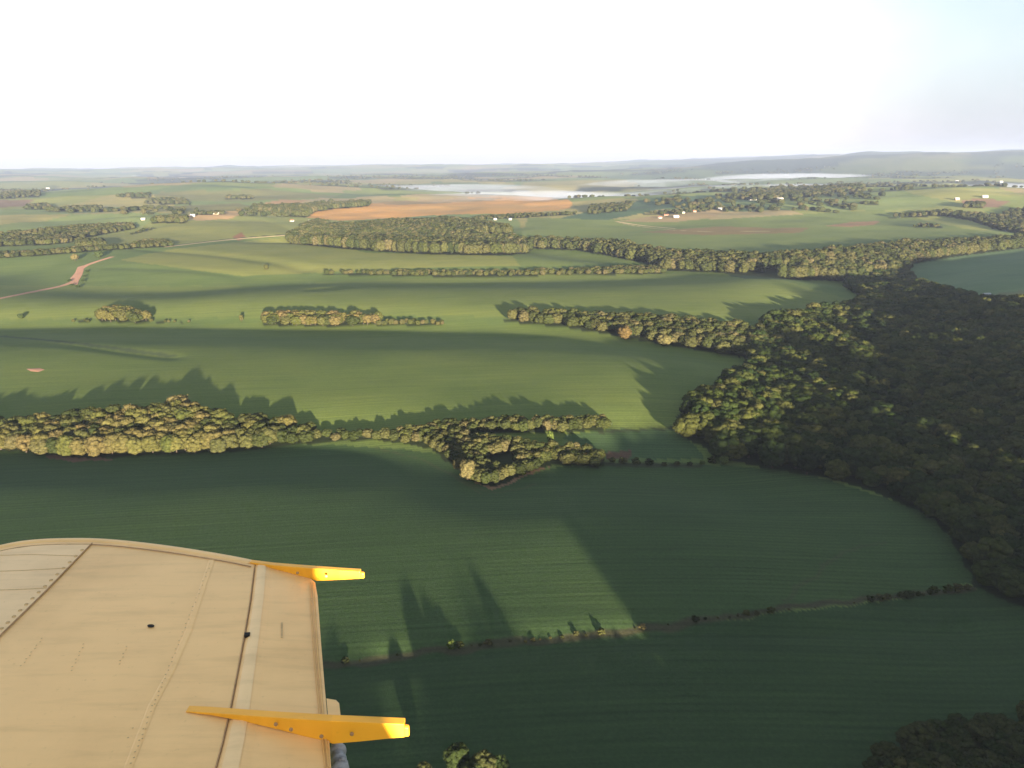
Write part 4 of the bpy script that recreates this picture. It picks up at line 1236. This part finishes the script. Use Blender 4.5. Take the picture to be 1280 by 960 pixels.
def mist_bank(name, px, z0, z1, density, seed):
    """low lens of mist lying in a valley, its rim drawn out in wisps"""
    q = densify(smooth_line(list(px) + [px[0]], 2), 6)[:-1]
    P = flat(q, z1); c = P.mean(0); n = len(P)
    k = np.arange(n) / n * 2 * math.pi
    f = 1 + .42 * fbm(np.cos(k) * 5 + seed * 3.1, np.sin(k) * 5 + seed, seed, 3) * np.array([1]) - .06 * seed % .2
    P = c + (P - c) * f[:, None]
    V = []; F = []
    rings = [(1.0, z0), (.92, z0 + (z1 - z0) * .25), (.75, z0 + (z1 - z0) * .6), (.5, z0 + (z1 - z0) * .9), (.2, z1)]
    m = len(rings)
    for s_, t_ in rings:
        wob = .25 * fbm(np.cos(k) * 9 * s_ + seed, np.sin(k) * 9 * s_, seed + 9, 2) * (z1 - z0)
        for p, d in zip(P, wob): V.append((*(c + (p - c) * s_), t_ + (d if s_ < 1 else 0)))
    nt = len(V); V.append((*c, z1))
    for p in P: V.append((*p, z0 - 20))
    V.append((*c, z0 - 20))
    for r_ in range(m - 1):
        for i in range(n): F.append((r_ * n + i, r_ * n + (i + 1) % n, (r_ + 1) * n + (i + 1) % n, (r_ + 1) * n + i))
    for i in range(n):
        j = (i + 1) % n
        F.append(((m - 1) * n + i, (m - 1) * n + j, nt)); F.append((i, nt + 1 + i, nt + 1 + j, j)); F.append((nt + 1 + j, nt + 1 + i, nt + 1 + n))
    o = mesh_obj(name, V, F, vol_mat(name, density, (.42, .47, .58)))
    bm = bmesh.new(); bm.from_mesh(o.data); bmesh.ops.recalc_face_normals(bm, faces=bm.faces[:]); bm.to_mesh(o.data); bm.free()
    tag(o, kind='stuff'); return o


MISTS = [
    ([(430, 247), (500, 250), (560, 249), (640, 246), (690, 251), (780, 249), (850, 242), (830, 236), (740, 233), (640, 234), (540, 236), (460, 241)], -26, 10, .0014),
    ([(400, 236), (480, 238), (580, 234), (700, 231), (720, 228), (600, 227), (480, 229), (400, 231)], -24, 14, .0012),
    ([(760, 238), (900, 236), (1010, 236), (1100, 231), (1110, 227), (1000, 226), (900, 229), (800, 232)], -24, 11, .0014),
    ([(700, 227), (820, 228), (960, 224), (940, 221), (820, 222), (720, 224)], -20, 20, .0012),
    ([(1150, 232), (1220, 231), (1300, 239), (1420, 240), (1420, 228), (1280, 226), (1180, 227)], -22, 12, .0013),
    ([(860, 221), (960, 222), (1080, 219), (1150, 217), (1080, 214), (960, 215), (880, 216)], -18, 17, .0013),
    ([(320, 229), (380, 231), (450, 229), (450, 225), (380, 225), (330, 226)], -16, 0, .0037),
    ([(110, 217), (180, 217), (250, 214), (330, 214), (330, 211), (200, 212), (120, 214)], 0, 22, .0027),
    ([(95, 258), (120, 260), (150, 257), (140, 254), (110, 255)], -8, 6, .0040),
]
for i, (px, z0, z1, dn) in enumerate(MISTS):
    for k, (dz, f) in enumerate(((0, .35), (-3, .35), (3, .22))): mist_bank('valley_mist', px, z0, z1 + dz, dn * f, 3 * i + k + 1)

# ------------------------------------------------------------------ sky, sun, camera
VEIL_LOW = .92
W = bpy.data.worlds.new('World'); S.world = W; W.use_nodes = True
t = W.node_tree; t.nodes.clear()
sky = t.nodes.new('ShaderNodeTexSky'); sky.sky_type = 'NISHITA'; sky.sun_disc = False
sky.sun_elevation = R(SUN_EL); sky.sun_rotation = R(180 - SUN_AZ); sky.altitude = 600; sky.air_density = 1.0; sky.dust_density = 1.6; sky.ozone_density = 1.5
bg = t.nodes.new('ShaderNodeBackground'); bg.inputs[1].default_value = 0.044
out = t.nodes.new('ShaderNodeOutputWorld')
# a thin milky veil of high cloud over the clear sky, thicker towards the horizon
tc = t.nodes.new('ShaderNodeTexCoord'); sx = t.nodes.new('ShaderNodeSeparateXYZ'); t.links.new(tc.outputs['Generated'], sx.inputs[0])
rp = t.nodes.new('ShaderNodeValToRGB'); rp.color_ramp.interpolation = 'EASE'
e = rp.color_ramp.elements
e[0].position = 0.0; e[0].color = (VEIL_LOW, VEIL_LOW, VEIL_LOW, 1); e[1].position = .42; e[1].color = (.3, .3, .3, 1)
t.links.new(sx.outputs[2], rp.inputs[0])
mx = t.nodes.new('ShaderNodeMix'); mx.data_type = 'RGBA'; t.links.new(rp.outputs[0], mx.inputs[0]); t.links.new(sky.outputs[0], mx.inputs[6]); 
vr = t.nodes.new('ShaderNodeValToRGB'); e = vr.color_ramp.elements
e[0].position = 0.0; e[0].color = (2.9, 2.6, 2.75, 1); e[1].position = .30; e[1].color = (3.35, 3.5, 3.5, 1)
q = e.new(.10); q.color = (3.9, 3.8, 3.8, 1)
t.links.new(sx.outputs[2], vr.inputs[0]); 
cn = t.nodes.new('ShaderNodeTexNoise'); cn.inputs['Scale'].default_value = 3.2; cn.inputs['Detail'].default_value = 4; t.links.new(tc.outputs['Generated'], cn.inputs['Vector'])
ad = t.nodes.new('ShaderNodeMath'); ad.operation = 'MULTIPLY_ADD'; ad.inputs[1].default_value = .45; t.links.new(cn.outputs[0], ad.inputs[0]); t.links.new(sx.outputs[0], ad.inputs[2])
gr = t.nodes.new('ShaderNodeValToRGB'); gr.color_ramp.interpolation = 'EASE'; e = gr.color_ramp.elements
e[0].position = .48; e[0].color = (1, 1, 1, 1); e[1].position = .82; e[1].color = (.48, .56, .62, 1)
t.links.new(ad.outputs[0], gr.inputs[0])
mg = t.nodes.new('ShaderNodeMix'); mg.data_type = 'RGBA'; mg.blend_type = 'MULTIPLY'; mg.inputs[0].default_value = 1; t.links.new(vr.outputs[0], mg.inputs[6]); t.links.new(gr.outputs[0], mg.inputs[7])
t.links.new(mg.outputs[2], mx.inputs[7])
t.links.new(mx.outputs[2], bg.inputs[0]); t.links.new(bg.outputs[0], out.inputs[0])

sl = bpy.data.lights.new('sun', 'SUN'); sl.energy = 5.0; sl.angle = R(0.9); sl.color = (1.0, .83, .62)
so = bpy.data.objects.new('sun', sl); COL.objects.link(so); so.location = (200, -700, 400)
so.rotation_euler = Vector(SUN_D).to_track_quat('-Z', 'Y').to_euler()

cd = bpy.data.cameras.new('camera'); co = bpy.data.objects.new('camera', cd); COL.objects.link(co)
cd.sensor_fit = 'HORIZONTAL'; cd.sensor_width = 36; cd.lens = 36 * FPX / 1280
cd.clip_start = .05; cd.clip_end = 60000
m = Matrix(((_r[0], _u[0], -_f[0], CAM[0]), (_r[1], _u[1], -_f[1], CAM[1]), (_r[2], _u[2], -_f[2], CAM[2]), (0, 0, 0, 1)))
co.matrix_world = m
S.camera = co

S.view_settings.view_transform = 'Standard'; S.view_settings.look = 'None'; S.view_settings.exposure = 3.22; S.view_settings.gamma = 1
S.render.engine = 'CYCLES'
S.cycles.use_denoising = True
S.cycles.max_bounces = 5; S.cycles.diffuse_bounces = 2; S.cycles.glossy_bounces = 2; S.cycles.transmission_bounces = 2; S.cycles.volume_bounces = 1; S.cycles.transparent_max_bounces = 8
S.cycles.sample_clamp_indirect = 6
